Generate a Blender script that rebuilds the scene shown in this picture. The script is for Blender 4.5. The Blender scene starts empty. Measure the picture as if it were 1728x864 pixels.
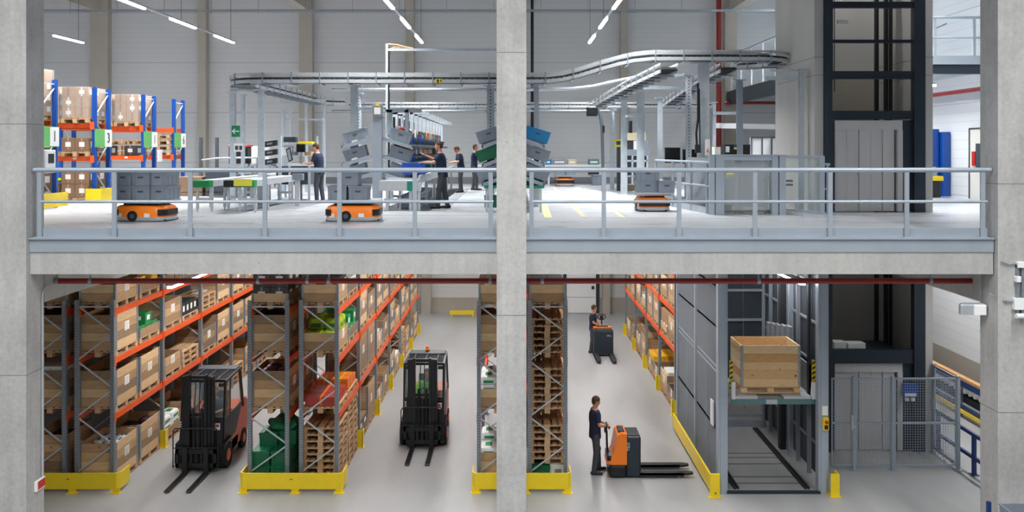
import bpy, bmesh, math, random
from mathutils import Vector, Matrix
random.seed(7)
PI = math.pi
sc = bpy.context.scene
COL = sc.collection
# ------------------------------------------------------------------ camera, world, exposure
F = 1524.0; VX = 866.0; VY = 253.0; EYE = 7.5; UP = 5.95      # metres; the upper deck is at UP
cam = bpy.data.cameras.new('camera'); camo = bpy.data.objects.new('camera', cam); COL.objects.link(camo)
camo.location = (0, 0, EYE); camo.rotation_euler = (PI/2, 0, 0)
cam.sensor_width = 36; cam.lens = F/1728*36
cam.shift_x = -(VX-864)/1728; cam.shift_y = -(432-VY)/1728
cam.clip_start = 0.5; cam.clip_end = 200
sc.camera = camo
sc.view_settings.view_transform = 'Standard'; sc.view_settings.look = 'None'
sc.view_settings.gamma = 1; sc.view_settings.use_curve_mapping = False
sc.view_settings.exposure = 0.0
w = bpy.data.worlds.new('world'); sc.world = w; w.use_nodes = True
w.node_tree.nodes['Background'].inputs[0].default_value = (0.97, 0.98, 1.0, 1)
w.node_tree.nodes['Background'].inputs[1].default_value = 0.15
ROOF_P = 1230; AISLE_P = 205
def area(name, loc, sx, sy, power, col=(1.0, 0.995, 0.98), spread=150):
    l = bpy.data.lights.new(name, 'AREA'); l.shape = 'RECTANGLE'; l.size = sx; l.size_y = sy; l.energy = power; l.color = col; l.spread = math.radians(spread)
    o = bpy.data.objects.new(name, l); COL.objects.link(o); o.location = loc
    return o
ROOF_LIGHTS = [(-18.1, 38.0), (-11.76, 38.0), (-3.83, 38.0), (3.2, 38.0)]; ROOF_Z = [12.0]*4+[13.35]; ROOF_LIGHTS.append((11.0, 37.5))        # x, far end
for (lx, ye), lz in zip(ROOF_LIGHTS, ROOF_Z):
    area('lamp_light', (lx, 30, lz-.07), 0.16, 16, ROOF_P, spread=112)
for lx in (-9, 0, 9):
    area('lamp_light', (lx, 7, 13.2), 0.3, 12, 1250, spread=152)  # added lamps out of frame that brighten the deck front
AISLE_LIGHTS = [(-7.42, 19.5, 39.0, 4.5), (-2.35, 19.0, 39.0, 5.2), (2.95, 19.0, 39.0, 5.2), (6.42, 20.0, 23.5, 4.5), (11.9, 18.0, 30.0, 5.2)]
for lx, y0, y1, lz in AISLE_LIGHTS:
    area('lamp_light', (lx, (y0+y1)/2, lz-.05), 0.12, (y1-y0), AISLE_P*(y1-y0)/12*(.25 if lx == 6.42 else 1))
area('lamp_light', (9.0, 24.0, 15.4), 1.2, .1, 120)  # added lamp that brightens the lift shaft from above
area('lamp_light', (12.6, 30, 9.38), 0.12, 6, 160)

# ------------------------------------------------------------------ helpers
def X(px, Y): return (px-VX)*Y/F
def Z(py, Y): return EYE-(py-VY)*Y/F
def lin(c):
    if isinstance(c, str):
        c = [int(c[i:i+2], 16)/255 for i in (0, 2, 4)]
    return tuple((v/12.92 if v <= .04045 else ((v+.055)/1.055)**2.4) for v in c) + (1,)
MATS = {}
def mat(name, col, rough=.5, metal=0, var=0, scale=3, bump=0, emit=0, alpha=None, stretch=(1, 1, 1), spec=None, trans=0):
    m = bpy.data.materials.new(name); m.use_nodes = True; n = m.node_tree.nodes; l = m.node_tree.links
    b = n['Principled BSDF']; c = lin(col)
    b.inputs['Base Color'].default_value = c; b.inputs['Roughness'].default_value = rough; b.inputs['Metallic'].default_value = metal
    if spec is not None: b.inputs['Specular IOR Level'].default_value = spec
    if trans: b.inputs['Transmission Weight'].default_value = trans
    if emit:
        b.inputs['Emission Color'].default_value = c; b.inputs['Emission Strength'].default_value = emit
    if alpha is not None: b.inputs['Alpha'].default_value = alpha
    if var or bump:
        tc = n.new('ShaderNodeTexCoord'); mp = n.new('ShaderNodeMapping'); mp.inputs['Scale'].default_value = stretch
        nz = n.new('ShaderNodeTexNoise'); nz.inputs['Scale'].default_value = scale; nz.inputs['Detail'].default_value = 6
        l.new(tc.outputs['Object'], mp.inputs[0]); l.new(mp.outputs[0], nz.inputs['Vector'])
        if var:
            r = n.new('ShaderNodeMapRange'); r.inputs[1].default_value = .3; r.inputs[2].default_value = .7
            r.inputs[3].default_value = 1-var; r.inputs[4].default_value = 1+var
            l.new(nz.outputs[0], r.inputs[0])
            hs = n.new('ShaderNodeHueSaturation'); hs.inputs['Color'].default_value = c
            l.new(r.outputs[0], hs.inputs['Value']); l.new(hs.outputs[0], b.inputs['Base Color'])
        if bump:
            bp = n.new('ShaderNodeBump'); bp.inputs['Strength'].default_value = bump; bp.inputs['Distance'].default_value = .02
            l.new(nz.outputs[0], bp.inputs['Height']); l.new(bp.outputs[0], b.inputs['Normal'])
    MATS[name] = m
    return m
def M(*names): return [MATS[n] for n in names]

class G:
    """collects shapes of ONE mesh object"""
    def __init__(s): s.v = []; s.f = []; s.m = []; s.t = []
    def add(s, vs, fs, mi=0):
        k = len(s.v); s.v += [tuple(v) for v in vs]; s.f += [tuple(i+k for i in f) for f in fs]; s.m += [mi]*len(fs); s.t += [random.random()]*len(fs); return s
    def box(s, x0, x1, y0, y1, z0, z1, mi=0):
        return s.add([(x0,y0,z0),(x1,y0,z0),(x1,y1,z0),(x0,y1,z0),(x0,y0,z1),(x1,y0,z1),(x1,y1,z1),(x0,y1,z1)],
                     [(0,3,2,1),(4,5,6,7),(0,1,5,4),(1,2,6,5),(2,3,7,6),(3,0,4,7)], mi)
    def bev(s, x0, x1, y0, y1, z0, z1, r=.03, mi=0):
        # box with chamfered vertical edges and top edges
        def ring(i, z): 
            a0, a1, b0, b1 = x0+i, x1-i, y0+i, y1-i; q = max(r-i*.7, .002)
            return [(a0+q,b0,z),(a1-q,b0,z),(a1,b0+q,z),(a1,b1-q,z),(a1-q,b1,z),(a0+q,b1,z),(a0,b1-q,z),(a0,b0+q,z)]
        R = ring(0, z0)+ring(0, z1-r)+ring(r*.3, z1-r*.3)+ring(r, z1)
        fs = [tuple(range(7, -1, -1)), tuple(range(24, 32))]
        for k in range(3):
            for i in range(8): fs.append((k*8+i, k*8+(i+1)%8, k*8+8+(i+1)%8, k*8+8+i))
        return s.add(R, fs, mi)
    def bar(s, p0, p1, w, h=None, mi=0, up=(0, 0, 1)):
        h = h or w; p0 = Vector(p0); p1 = Vector(p1); d = (p1-p0)
        if d.length < 1e-6: return s
        d.normalize(); u = Vector(up)
        if abs(d.dot(u)) > .99: u = Vector((0, 1, 0))
        a = d.cross(u).normalized()*w/2; b = a.cross(d).normalized()*h/2
        vs = [p0-a-b, p0+a-b, p0+a+b, p0-a+b, p1-a-b, p1+a-b, p1+a+b, p1-a+b]
        return s.add(vs, [(0,1,2,3),(7,6,5,4),(0,4,5,1),(1,5,6,2),(2,6,7,3),(3,7,4,0)], mi)
    def cyl(s, p0, p1, r0, r1=None, n=12, mi=0):
        r1 = r0 if r1 is None else r1; p0 = Vector(p0); p1 = Vector(p1); d = (p1-p0).normalized()
        u = Vector((0, 0, 1)) if abs(d.z) < .9 else Vector((1, 0, 0)); a = d.cross(u).normalized(); b = d.cross(a)
        vs = [p0+(a*math.cos(t)+b*math.sin(t))*r0 for t in [2*PI*i/n for i in range(n)]]
        vs += [p1+(a*math.cos(t)+b*math.sin(t))*r1 for t in [2*PI*i/n for i in range(n)]]
        fs = [(i, (i+1) % n, n+(i+1) % n, n+i) for i in range(n)]+[tuple(range(n-1, -1, -1)), tuple(range(n, 2*n))]
        return s.add(vs, fs, mi)
    def tube(s, pts, r, n=8, mi=0):
        for a, b in zip(pts[:-1], pts[1:]): s.cyl(a, b, r, r, n, mi)
        return s
    def sph(s, c, r, nu=12, nv=8, mi=0):
        if not hasattr(r, '__len__'): r = (r, r, r)
        vs = []; fs = []
        for j in range(nv+1):
            t = PI*j/nv
            for i in range(nu):
                p = 2*PI*i/nu; vs.append((c[0]+r[0]*math.sin(t)*math.cos(p), c[1]+r[1]*math.sin(t)*math.sin(p), c[2]+r[2]*math.cos(t)))
        for j in range(nv):
            for i in range(nu): fs.append((j*nu+i, (j+1)*nu+i, (j+1)*nu+(i+1) % nu, j*nu+(i+1) % nu))
        return s.add(vs, fs, mi)
    def cap(s, p0, p1, r0, r1):
        s.cyl(p0, p1, r0, r1, 12); s.sph(p0, r0, 12, 8); return s.sph(p1, r1, 12, 8)
    def loft(s, secs, n=16, mi=0):
        # secs: (cx, cy, cz, rx, ry)
        vs = []
        for cx, cy, cz, rx, ry in secs:
            for i in range(n):
                t = 2*PI*i/n; c_, s_ = math.cos(t), math.sin(t)
                vs.append((cx+rx*math.copysign(abs(c_)**.85, c_), cy+ry*math.copysign(abs(s_)**.85, s_), cz))
        k = len(secs); fs = [tuple(range(n-1, -1, -1)), tuple(range((k-1)*n, k*n))]
        for j in range(k-1):
            for i in range(n): fs.append((j*n+i, j*n+(i+1) % n, (j+1)*n+(i+1) % n, (j+1)*n+i))
        return s.add(vs, fs, mi)
    def prism(s, poly, axis, a0, a1, mi=0):
        # poly in the two other axes (order x,y,z with 'axis' removed)
        def pt(p, a):
            return {'x': (a, p[0], p[1]), 'y': (p[0], a, p[1]), 'z': (p[0], p[1], a)}[axis]
        n = len(poly); vs = [pt(p, a0) for p in poly]+[pt(p, a1) for p in poly]
        fs = [(i, (i+1) % n, n+(i+1) % n, n+i) for i in range(n)]+[tuple(range(n-1, -1, -1)), tuple(range(n, 2*n))]
        return s.add(vs, fs, mi)
    def quad(s, a, b, c, d, mi=0): return s.add([a, b, c, d], [(0, 1, 2, 3)], mi)
    def rot(s, R, c=(0, 0, 0)):
        c = Vector(c); s.v = [tuple(R @ (Vector(v)-c)+c) for v in s.v]; return s
    def tr(s, x, y, z): s.v = [(v[0]+x, v[1]+y, v[2]+z) for v in s.v]; return s
    def join(s, o, mi=None):
        k = len(s.v); s.v += o.v; s.f += [tuple(i+k for i in f) for f in o.f]; s.m += (o.m if mi is None else [mi]*len(o.f)); s.t += o.t; return s
    def done(s, name, mats, parent=None, at=None, smooth=False, world=False, fix=False):
        if isinstance(mats, str): mats = [mats]
        me = bpy.data.meshes.new(name)
        off = Vector((0, 0, 0))
        if world and parent is not None:
            off = Vector(parent.location)
            if parent.parent: off += Vector(parent.parent.location)
        if world and parent is None and at is not None: off = Vector(at)
        me.from_pydata([tuple(Vector(v)-off) for v in s.v], [], s.f)
        for m_ in mats: me.materials.append(MATS[m_])
        me.polygons.foreach_set('material_index', s.m)
        if any(q.startswith('wood') for q in mats) and len(s.t) == len(me.polygons): me.attributes.new('tone', 'FLOAT', 'FACE').data.foreach_set('value', s.t)
        if fix or True:
            bm = bmesh.new(); bm.from_mesh(me); bmesh.ops.recalc_face_normals(bm, faces=bm.faces); bm.to_mesh(me); bm.free()
        if smooth:
            me.polygons.foreach_set('use_smooth', [True]*len(me.polygons))
            try: me.set_sharp_from_angle(angle=math.radians(40))
            except Exception: pass
        me.update()
        o = bpy.data.objects.new(name, me); COL.objects.link(o)
        if parent is not None: o.parent = parent
        elif at is not None: o.location = at
        return o
def tag(o, label=None, cat=None, group=None, kind=None):
    if label: o['label'] = label
    if cat: o['category'] = cat
    if group: o['group'] = group
    if kind: o['kind'] = kind
    return o
def thing(name, loc, label, cat, group=None, rz=0):
    o = bpy.data.objects.new(name, None); COL.objects.link(o); o.location = loc; o.rotation_euler = (0, 0, rz)
    o.empty_display_size = .1
    return tag(o, label, cat, group)
def kids(o): return [c for c in bpy.data.objects if c.parent == o]
CH = {}
def dup(o, loc=None, rot=None, label=None, group=None, parent=None, top=True):
    if o.name not in CH: CH[o.name] = kids(o)
    c = o.copy(); COL.objects.link(c)
    if parent is not None: c.parent = parent
    if loc is not None: c.location = loc
    if rot is not None: c.rotation_euler = rot
    if label: c['label'] = label
    if group: c['group'] = group
    for ch in CH[o.name]: dup(ch, parent=c)
    return c
class Proto:
    """first use places the built thing itself, later uses copy it"""
    def __init__(s, o): s.o = o; s.used = False
    def put(s, loc, rot=(0, 0, 0), label=None, group=None):
        if not s.used:
            s.used = True; o = s.o; o.location = loc; o.rotation_euler = rot
            if label: o['label'] = label
            if group: o['group'] = group
            return o
        return dup(s.o, loc, rot, label, group)
def struct(name, g, mats, **k):
    o = g.done(name, mats, **k); o['kind'] = 'structure'; return o
def text(name, body, size, mats, parent, loc, rot, depth=.004, label=None):
    cu = bpy.data.curves.new(name, 'FONT'); cu.body = body; cu.size = size; cu.extrude = depth/2; cu.align_x = 'CENTER'; cu.align_y = 'CENTER'
    t = bpy.data.objects.new('t', cu); COL.objects.link(t); bpy.context.view_layer.update()
    me = bpy.data.meshes.new_from_object(t.evaluated_get(bpy.context.evaluated_depsgraph_get()))
    bpy.data.objects.remove(t)
    me.name = name; me.materials.clear(); me.materials.append(MATS[mats])
    o = bpy.data.objects.new(name, me); COL.objects.link(o); o.parent = parent; o.location = loc; o.rotation_euler = rot
    return o

# ------------------------------------------------------------------ materials
mat('steel_rail', 'a9b4c0', .42, .35, .05, 2)
mat('galv', '9ca4ac', .4, .55, .1, 14)
mat('galv_light', 'bcc5cd', .45, .12, .08, 6)
mat('post_grey', '8d959c', .45, .4, .1, 10)
mat('orange', 'e85a22', .45, 0, .06, 8)
mat('orange_bright', 'ff861c', .35)
mat('orange_dark', 'de6230', .38)
mat('yellow', 'f2d21a', .4, 0, .04, 5)
mat('yellow_pale', 'e8dc4a', .5)
mat('black', '16181b', .4)
mat('black_matte', '24272b', .7)
mat('dark_steel', '2a3642', .4, .2, .05, 4)
mat('dark_grey', '3b4148', .5)
mat('rubber', '1b1c1e', .85)
mat('blue', '0d4aa0', .4)
mat('blue_dark', '17386e', .5)
mat('blue_bin', '1257c4', .45)
mat('cyan_bin', '1f86c0', .45)
mat('navy', '1b2741', .9, 0, .1, 30)
mat('trouser', '43454c', .9, 0, .12, 25)
mat('skin', 'c99478', .55, 0, .04, 20)
mat('hair', '4a3424', .8, 0, .15, 60)
mat('shoe', '1f1f22', .6)
mat('white', 'eceef0', .45)
mat('offwhite', 'dcdcd6', .6)
mat('paper', 'f2f2ee', .7)
mat('tote', '858f9b', .45, 0, .04, 6)
mat('tote_dark', '4a535d', .5)
mat('tote_green', '0f6b46', .45)
mat('green', '1d8a4b', .45)
mat('green_teal', '148a72', .4)
mat('sign_green', '0e7d4f', .5)
mat('label_green', '62ad60', .5)
mat('lime', 'a8c820', .55)
mat('lime_dark', '4f7a22', .6)
mat('red', 'c22a22', .4)
mat('pipe_red', '8e2622', .35, 0, .06, 3)
mat('cardboard', 'a8835e', .8, 0, .08, 5)
mat('cardboard_dark', '80644c', .8, 0, .08, 5)
mat('film', 'd8dce0', .25, 0, 0, alpha=.25)
mat('alu', 'c6cbcf', .4, .25, .04, 8)
mat('belt', '2c2f33', .6)
mat('door_steel', 'cbcacb', .42, 0, .03, 2, stretch=(6, 1, .3))
mat('orange_box', 'e8761c', .5); mat('yellow_box', 'e8b41c', .5)
mat('green_teal_dark', '5f8584', .5, .2)
mat('brown_bin', '4a3c34', .6)
mat('lamp', 'ffffff', .5, emit=20)
mat('lamp_red', 'ff3838', .4, emit=1.2)
mat('lamp_body', 'b9bec4', .4, .4)
mat('screen', '0d0f12', .2)
mat('glass', 'e6f0f2', .05, 0, alpha=.18)
mat('glass_tint', 'a8bcc2', .08, 0, alpha=.35)
mat('concrete_pier', 'bab8b5', .75, 0, .07, 1.1, .05, stretch=(1, 1, .25))
mat('hivis', '62d020', .7, 0, .45, 18)
mat('line_tan', 'cdbfa2', .5); mat('line_yellow', 'dfe0a6', .5); mat('line_grey', 'a3aaa8', .5)
mat('wall_panel_grey', '878d94', .5, .1, .04, 2)
mat('dark_panel', '3c444e', .5, .1, .05, 2)
mat('wood_plain', 'b98f62', .7, 0, .12, 5, stretch=(1, 1, 8))
mat('joint', '7d7b77', .9)
mat('floor_patch_grey', '84878b', .8, 0, .05, 4)
mat('glove', '2a2a2c', .8)
mat('dark_wrap', '4a4440', .35, 0, .3, 14)
for i, c in enumerate(('b03a2e', '2f4f8a', '7c8088', 'c9c2b4', '5a2b3c', '2e6f6a', 'e07a2a', '1f2733')): mat('packet%d' % i, c, .5)

def concrete(name, base, var=.1, joints=None, rough=.7):
    m = mat(name, base, rough); n = m.node_tree.nodes; l = m.node_tree.links; b = n['Principled BSDF']
    tc = n.new('ShaderNodeTexCoord')
    n1 = n.new('ShaderNodeTexNoise'); n1.inputs['Scale'].default_value = .9; n1.inputs['Detail'].default_value = 8; n1.inputs['Roughness'].default_value = .65
    n2 = n.new('ShaderNodeTexNoise'); n2.inputs['Scale'].default_value = 14; n2.inputs['Detail'].default_value = 5
    n3 = n.new('ShaderNodeTexNoise'); n3.inputs['Scale'].default_value = 2.5; n3.inputs['Detail'].default_value = 3
    mp = n.new('ShaderNodeMapping'); mp.inputs['Scale'].default_value = (3, 3, .3)
    l.new(tc.outputs['Object'], n1.inputs['Vector']); l.new(tc.outputs['Object'], n2.inputs['Vector'])
    l.new(tc.outputs['Object'], mp.inputs[0]); l.new(mp.outputs[0], n3.inputs['Vector'])
    a = n.new('ShaderNodeMath'); a.operation = 'MULTIPLY_ADD'; a.inputs[1].default_value = .5
    l.new(n2.outputs[0], a.inputs[0]); l.new(n1.outputs[0], a.inputs[2])
    a2 = n.new('ShaderNodeMath'); a2.operation = 'MULTIPLY_ADD'; a2.inputs[1].default_value = .5
    l.new(n3.outputs[0], a2.inputs[0]); l.new(a.outputs[0], a2.inputs[2])
    r = n.new('ShaderNodeMapRange'); r.inputs[1].default_value = .7; r.inputs[2].default_value = 1.3; r.inputs[3].default_value = 1-var; r.inputs[4].default_value = 1+var
    l.new(a2.outputs[0], r.inputs[0])
    hs = n.new('ShaderNodeHueSaturation'); hs.inputs['Color'].default_value = lin(base); l.new(r.outputs[0], hs.inputs['Value'])
    out = hs.outputs[0]
    # pin holes
    vo = n.new('ShaderNodeTexVoronoi'); vo.inputs['Scale'].default_value = 2.2; l.new(tc.outputs['Object'], vo.inputs['Vector'])
    ls = n.new('ShaderNodeMath'); ls.operation = 'LESS_THAN'; ls.inputs[1].default_value = .025; l.new(vo.outputs['Distance'], ls.inputs[0])
    mx = n.new('ShaderNodeMix'); mx.data_type = 'RGBA'; l.new(ls.outputs[0], mx.inputs[0]); l.new(out, mx.inputs[6]); mx.inputs[7].default_value = lin('6e6c68'); out = mx.outputs[2]
    l.new(out, b.inputs['Base Color'])
    bp = n.new('ShaderNodeBump'); bp.inputs['Strength'].default_value = .12; bp.inputs['Distance'].default_value = .01
    l.new(n2.outputs[0], bp.inputs['Height']); l.new(bp.outputs[0], b.inputs['Normal'])
    return m
concrete('concrete', 'aeaead', .24)
concrete('concrete_beam', 'adadab', .18)
concrete('concrete_back', 'aba499', .07)

def stripes(name, base, period, seam, dark, axis='Z', rough=.35, big=None, metal=0):
    # siding: narrow ribs (bump) and panel joints
    m = mat(name, base, rough, metal); n = m.node_tree.nodes; l = m.node_tree.links; b = n['Principled BSDF']
    tc = n.new('ShaderNodeTexCoord'); sp = n.new('ShaderNodeSeparateXYZ'); l.new(tc.outputs['Object'], sp.inputs[0])
    def mth(op, a, bb=None):
        q = n.new('ShaderNodeMath'); q.operation = op
        for i, v in enumerate((a, bb)):
            if v is None: continue
            if isinstance(v, (int, float)): q.inputs[i].default_value = v
            else: l.new(v, q.inputs[i])
        return q.outputs[0]
    z = sp.outputs[axis]
    fr = mth('FRACT', mth('DIVIDE', z, period))
    rib = mth('LESS_THAN', fr, .12)
    fb = mth('FRACT', mth('DIVIDE', z, big or 1.15)); sm = mth('LESS_THAN', fb, seam)
    mx = n.new('ShaderNodeMix'); mx.data_type = 'RGBA'; l.new(mth('MAXIMUM', mth('MULTIPLY', rib, .17), mth('MULTIPLY', sm, .6)), mx.inputs[0])
    mx.inputs[6].default_value = lin(base); mx.inputs[7].default_value = lin(dark); l.new(mx.outputs[2], b.inputs['Base Color'])
    bp = n.new('ShaderNodeBump'); bp.inputs['Strength'].default_value = .2; bp.inputs['Distance'].default_value = .01
    l.new(mth('PINGPONG', mth('DIVIDE', z, period), .5), bp.inputs['Height']); l.new(bp.outputs[0], b.inputs['Normal'])
    return m
stripes('siding', 'd0d1d1', .23, .018, '9aa0a8', big=2.3)
stripes('siding_white', 'e6eaee', .3, .012, 'a8aeb6', big=3.0)

def floor_tone(name, base, var, rough, streak=(1, .25, 1), sc_=1.0, dark=None):
    m = mat(name, base, rough); n = m.node_tree.nodes; l = m.node_tree.links; b = n['Principled BSDF']
    tc = n.new('ShaderNodeTexCoord'); mp = n.new('ShaderNodeMapping'); mp.inputs['Scale'].default_value = streak
    mp.inputs['Rotation'].default_value = (0, 0, .35)
    n1 = n.new('ShaderNodeTexNoise'); n1.inputs['Scale'].default_value = sc_; n1.inputs['Detail'].default_value = 7; n1.inputs['Distortion'].default_value = .6
    l.new(tc.outputs['Object'], mp.inputs[0]); l.new(mp.outputs[0], n1.inputs['Vector'])
    r = n.new('ShaderNodeMapRange'); r.inputs[1].default_value = .3; r.inputs[2].default_value = .7; r.inputs[3].default_value = 1-var; r.inputs[4].default_value = 1+var
    l.new(n1.outputs[0], r.inputs[0])
    hs = n.new('ShaderNodeHueSaturation'); hs.inputs['Color'].default_value = lin(base); l.new(r.outputs[0], hs.inputs['Value']); l.new(hs.outputs[0], b.inputs['Base Color'])
    r2 = n.new('ShaderNodeMapRange'); r2.inputs[1].default_value = .3; r2.inputs[2].default_value = .7; r2.inputs[3].default_value = rough-.06; r2.inputs[4].default_value = rough+.1
    l.new(n1.outputs[0], r2.inputs[0]); l.new(r2.outputs[0], b.inputs['Roughness'])
floor_tone('floor_lower', 'a6a7a8', .15, .38)
floor_tone('floor_upper', 'bbbfc5', .03, .3, (.3, 1.6, 1), 1.2)

def wood(name, cols, band, axis=2):
    m = mat(name, cols[0], .72); n = m.node_tree.nodes; l = m.node_tree.links; b = n['Principled BSDF']
    tc = n.new('ShaderNodeTexCoord'); sp = n.new('ShaderNodeSeparateXYZ'); l.new(tc.outputs['Object'], sp.inputs[0])
    oi = n.new('ShaderNodeObjectInfo')
    d = n.new('ShaderNodeMath'); d.operation = 'DIVIDE'; d.inputs[1].default_value = band; l.new(sp.outputs[axis], d.inputs[0])
    fl = n.new('ShaderNodeMath'); fl.operation = 'FLOOR'; l.new(d.outputs[0], fl.inputs[0])
    rr = n.new('ShaderNodeMath'); rr.operation = 'MULTIPLY'; rr.inputs[1].default_value = 97; l.new(oi.outputs['Random'], rr.inputs[0])
    cb = n.new('ShaderNodeCombineXYZ'); l.new(fl.outputs[0], cb.inputs[0]); l.new(rr.outputs[0], cb.inputs[1])
    wn = n.new('ShaderNodeTexWhiteNoise'); l.new(cb.outputs[0], wn.inputs['Vector'])
    mx0 = n.new('ShaderNodeMath'); mx0.operation = 'MULTIPLY_ADD'; mx0.inputs[1].default_value = .75
    at = n.new('ShaderNodeAttribute'); at.attribute_name = 'tone'; l.new(at.outputs['Fac'], mx0.inputs[0])
    h = n.new('ShaderNodeMath'); h.operation = 'MULTIPLY'; h.inputs[1].default_value = .3; l.new(oi.outputs['Random'], h.inputs[0]); l.new(h.outputs[0], mx0.inputs[2])
    cr = n.new('ShaderNodeValToRGB'); cr.color_ramp.elements[0].color = lin(cols[0]); cr.color_ramp.elements[1].color = lin(cols[-1])
    for i, c in enumerate(cols[1:-1]):
        e = cr.color_ramp.elements.new((i+1)/(len(cols)-1)); e.color = lin(c)
    l.new(mx0.outputs[0], cr.inputs[0])
    mp = n.new('ShaderNodeMapping'); mp.inputs['Scale'].default_value = (2, 2, 22)
    nz = n.new('ShaderNodeTexNoise'); nz.inputs['Scale'].default_value = 3; nz.inputs['Detail'].default_value = 5
    l.new(tc.outputs['Object'], mp.inputs[0]); l.new(mp.outputs[0], nz.inputs['Vector'])
    r = n.new('ShaderNodeMapRange'); r.inputs[1].default_value = .3; r.inputs[2].default_value = .7; r.inputs[3].default_value = .84; r.inputs[4].default_value = 1.12; l.new(nz.outputs[0], r.inputs[0])
    hs = n.new('ShaderNodeHueSaturation'); l.new(cr.outputs[0], hs.inputs['Color']); l.new(r.outputs[0], hs.inputs['Value'])
    # knots
    vo = n.new('ShaderNodeTexVoronoi'); vo.inputs['Scale'].default_value = 3.4; l.new(tc.outputs['Object'], vo.inputs['Vector'])
    ls = n.new('ShaderNodeMath'); ls.operation = 'LESS_THAN'; ls.inputs[1].default_value = .09; l.new(vo.outputs['Distance'], ls.inputs[0])
    mx = n.new('ShaderNodeMix'); mx.data_type = 'RGBA'; l.new(ls.outputs[0], mx.inputs[0]); l.new(hs.outputs[0], mx.inputs[6]); mx.inputs[7].default_value = lin('7a4a28')
    l.new(mx.outputs[2], b.inputs['Base Color'])
wood('wood_crate', ['75675a', 'a98864', 'd0aa7e', 'e6c89c'], .2)
wood('wood_fresh', ['c88e58', 'dcab74', 'f0cf9c', 'f8e2b8'], .2)
wood('wood_pallet', ['947a60', 'b8946e', 'd4b088'], .144)
# ================================================================== STRUCTURE
YB = 41.6; XL = -24.0; XR = 14.6; XRL = 13.8
struct('floor', G().box(XL, 16, 4, YB+.3, -.3, 0), 'floor_lower')
# upper deck slab with openings for the hoist and the lift
g = G()
for x0, x1, y0, y1 in [(XL, XR, 16.1, 21.6), (XL, 4.72, 21.6, 22.5), (6.9, XR, 21.6, 22.5), (XL, 4.72, 22.5, 24.6), (6.9, 7.49, 22.5, 24.6),
                       (10.43, XR, 22.5, 24.6), (XL, 7.49, 24.6, 25.8), (10.43, XR, 24.6, 25.8), (XL, XR, 25.8, YB)]:
    g.box(x0, x1, y0, y1, 5.47, 5.945)
struct('ceiling', g, 'concrete_beam')
g = G()
for x0, x1, y0, y1 in [(XL, XR, 16.1, 21.6), (XL, 4.72, 21.6, 22.5), (6.9, XR, 21.6, 22.5), (XL, 4.72, 22.5, 24.6), (6.9, 7.49, 22.5, 24.6),
                       (10.43, XR, 22.5, 24.6), (XL, 7.49, 24.6, 25.8), (10.43, XR, 24.6, 25.8), (XL, XR, 25.8, YB)]:
    g.box(x0, x1, y0, y1, 5.945, 5.95)
struct('floor', g, 'floor_upper')
# front edge: concrete beam and steel channel
for x0, x1 in [(-8.52, -.29), (.22, 8.46)]:
    struct('trim_1', G().box(x0, x1, 15.92, 16.3, 5.31, 5.70), 'concrete_beam')
    g = G().box(x0, x1, 15.90, 16.0, 5.70, 5.925).box(x0, x1, 15.86, 16.12, 5.925, 5.95)
    struct('trim_2', g, 'steel_rail')
# longitudinal side beams
struct('trim_3', G().box(-8.95, -8.5, 16.4, YB, 4.74, 5.47), 'concrete_beam')
struct('trim_4', G().box(8.5, 8.95, 16.4, 22.4, 4.74, 5.47), 'concrete_beam')
# columns
def column(x0, x1, y0, y1, z0, z1, m='concrete', joints=(), label=None):
    g = G().box(x0, x1, y0, y1, z0, z1)
    c = g.done('concrete_column', m); c['kind'] = 'structure'
    return c
column(-10.4, -8.52, 15.8, 16.4, 0, 16)
column(8.48, 10.4, 15.8, 16.4, 0, 16)
column(-.29, .23, 15.8, 16.4, 0, 16)
# pour joints: shallow dark grooves of the formwork
def groove(n, x0, x1, y0, y1, z): struct(n, G().box(x0-.002, x1+.002, y0-.002, y1+.002, z, z+.012), 'joint')
for z in (3.55, 7.95, 11.6): groove('trim_11', -10.4, -8.52, 15.8, 16.4, z)
for z in (2.9, 6.9, 10.9): groove('trim_11', 8.48, 10.4, 15.8, 16.4, z)
for z in (4.6, 9.2): groove('trim_11', -.29, .23, 15.8, 16.4, z)
# walls
struct('wall_back', G().box(XL, XR, YB, YB+.2, .7, 16), 'siding')
struct('baseboard_back', G().box(XL, 2.35, YB-.06, YB+.2, 0, .7).box(3.85, XRL, YB-.06, YB+.2, 0, .7), 'concrete_back')
struct('baseboard_back', G().box(XL, XR, YB-.05, YB, 5.95, 6.25), 'wall_panel_grey')
struct('wall_right', G().box(XR, XR+.2, 16.4, YB, 5.95, 16), 'siding_white')
struct('wall_right', G().box(XRL, XRL+.25, 16.4, YB, 1.2, 5.47), 'siding_white')
struct('baseboard_right', G().box(XRL-.05, XRL+.25, 16.4, YB, 0, 1.2), 'concrete_back')
struct('wall_left', G().box(XL-.2, XL, 4, YB, 0, 16), 'siding')
# roof
struct('ceiling', G().box(XL, XR+.2, 3, YB+.2, 16, 16.2), 'wall_panel_grey')
for x in (-19.0, -9.42, 0, 10.0):
    struct('trim_5', G().box(x-.2, x+.2, 4, YB, 13.8, 16), 'concrete_back')
# back columns upper and lower
for x0, x1 in [(-19.3, -18.5), (-14.4, -14.02), (-9.77, -9.17), (-4.9, -4.53), (4.9, 5.22), (9.65, 10.2)]:
    struct('trim_6', G().box(x0, x1, YB-.42, YB, 5.95, 16), 'concrete_back')
for x0, x1 in [(-4.2, -3.75), (4.08, 4.42), (-9.8, -9.3)]:
    struct('trim_7', G().box(x0, x1, YB-.42, YB, 0, 5.47), 'concrete_back')
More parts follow.
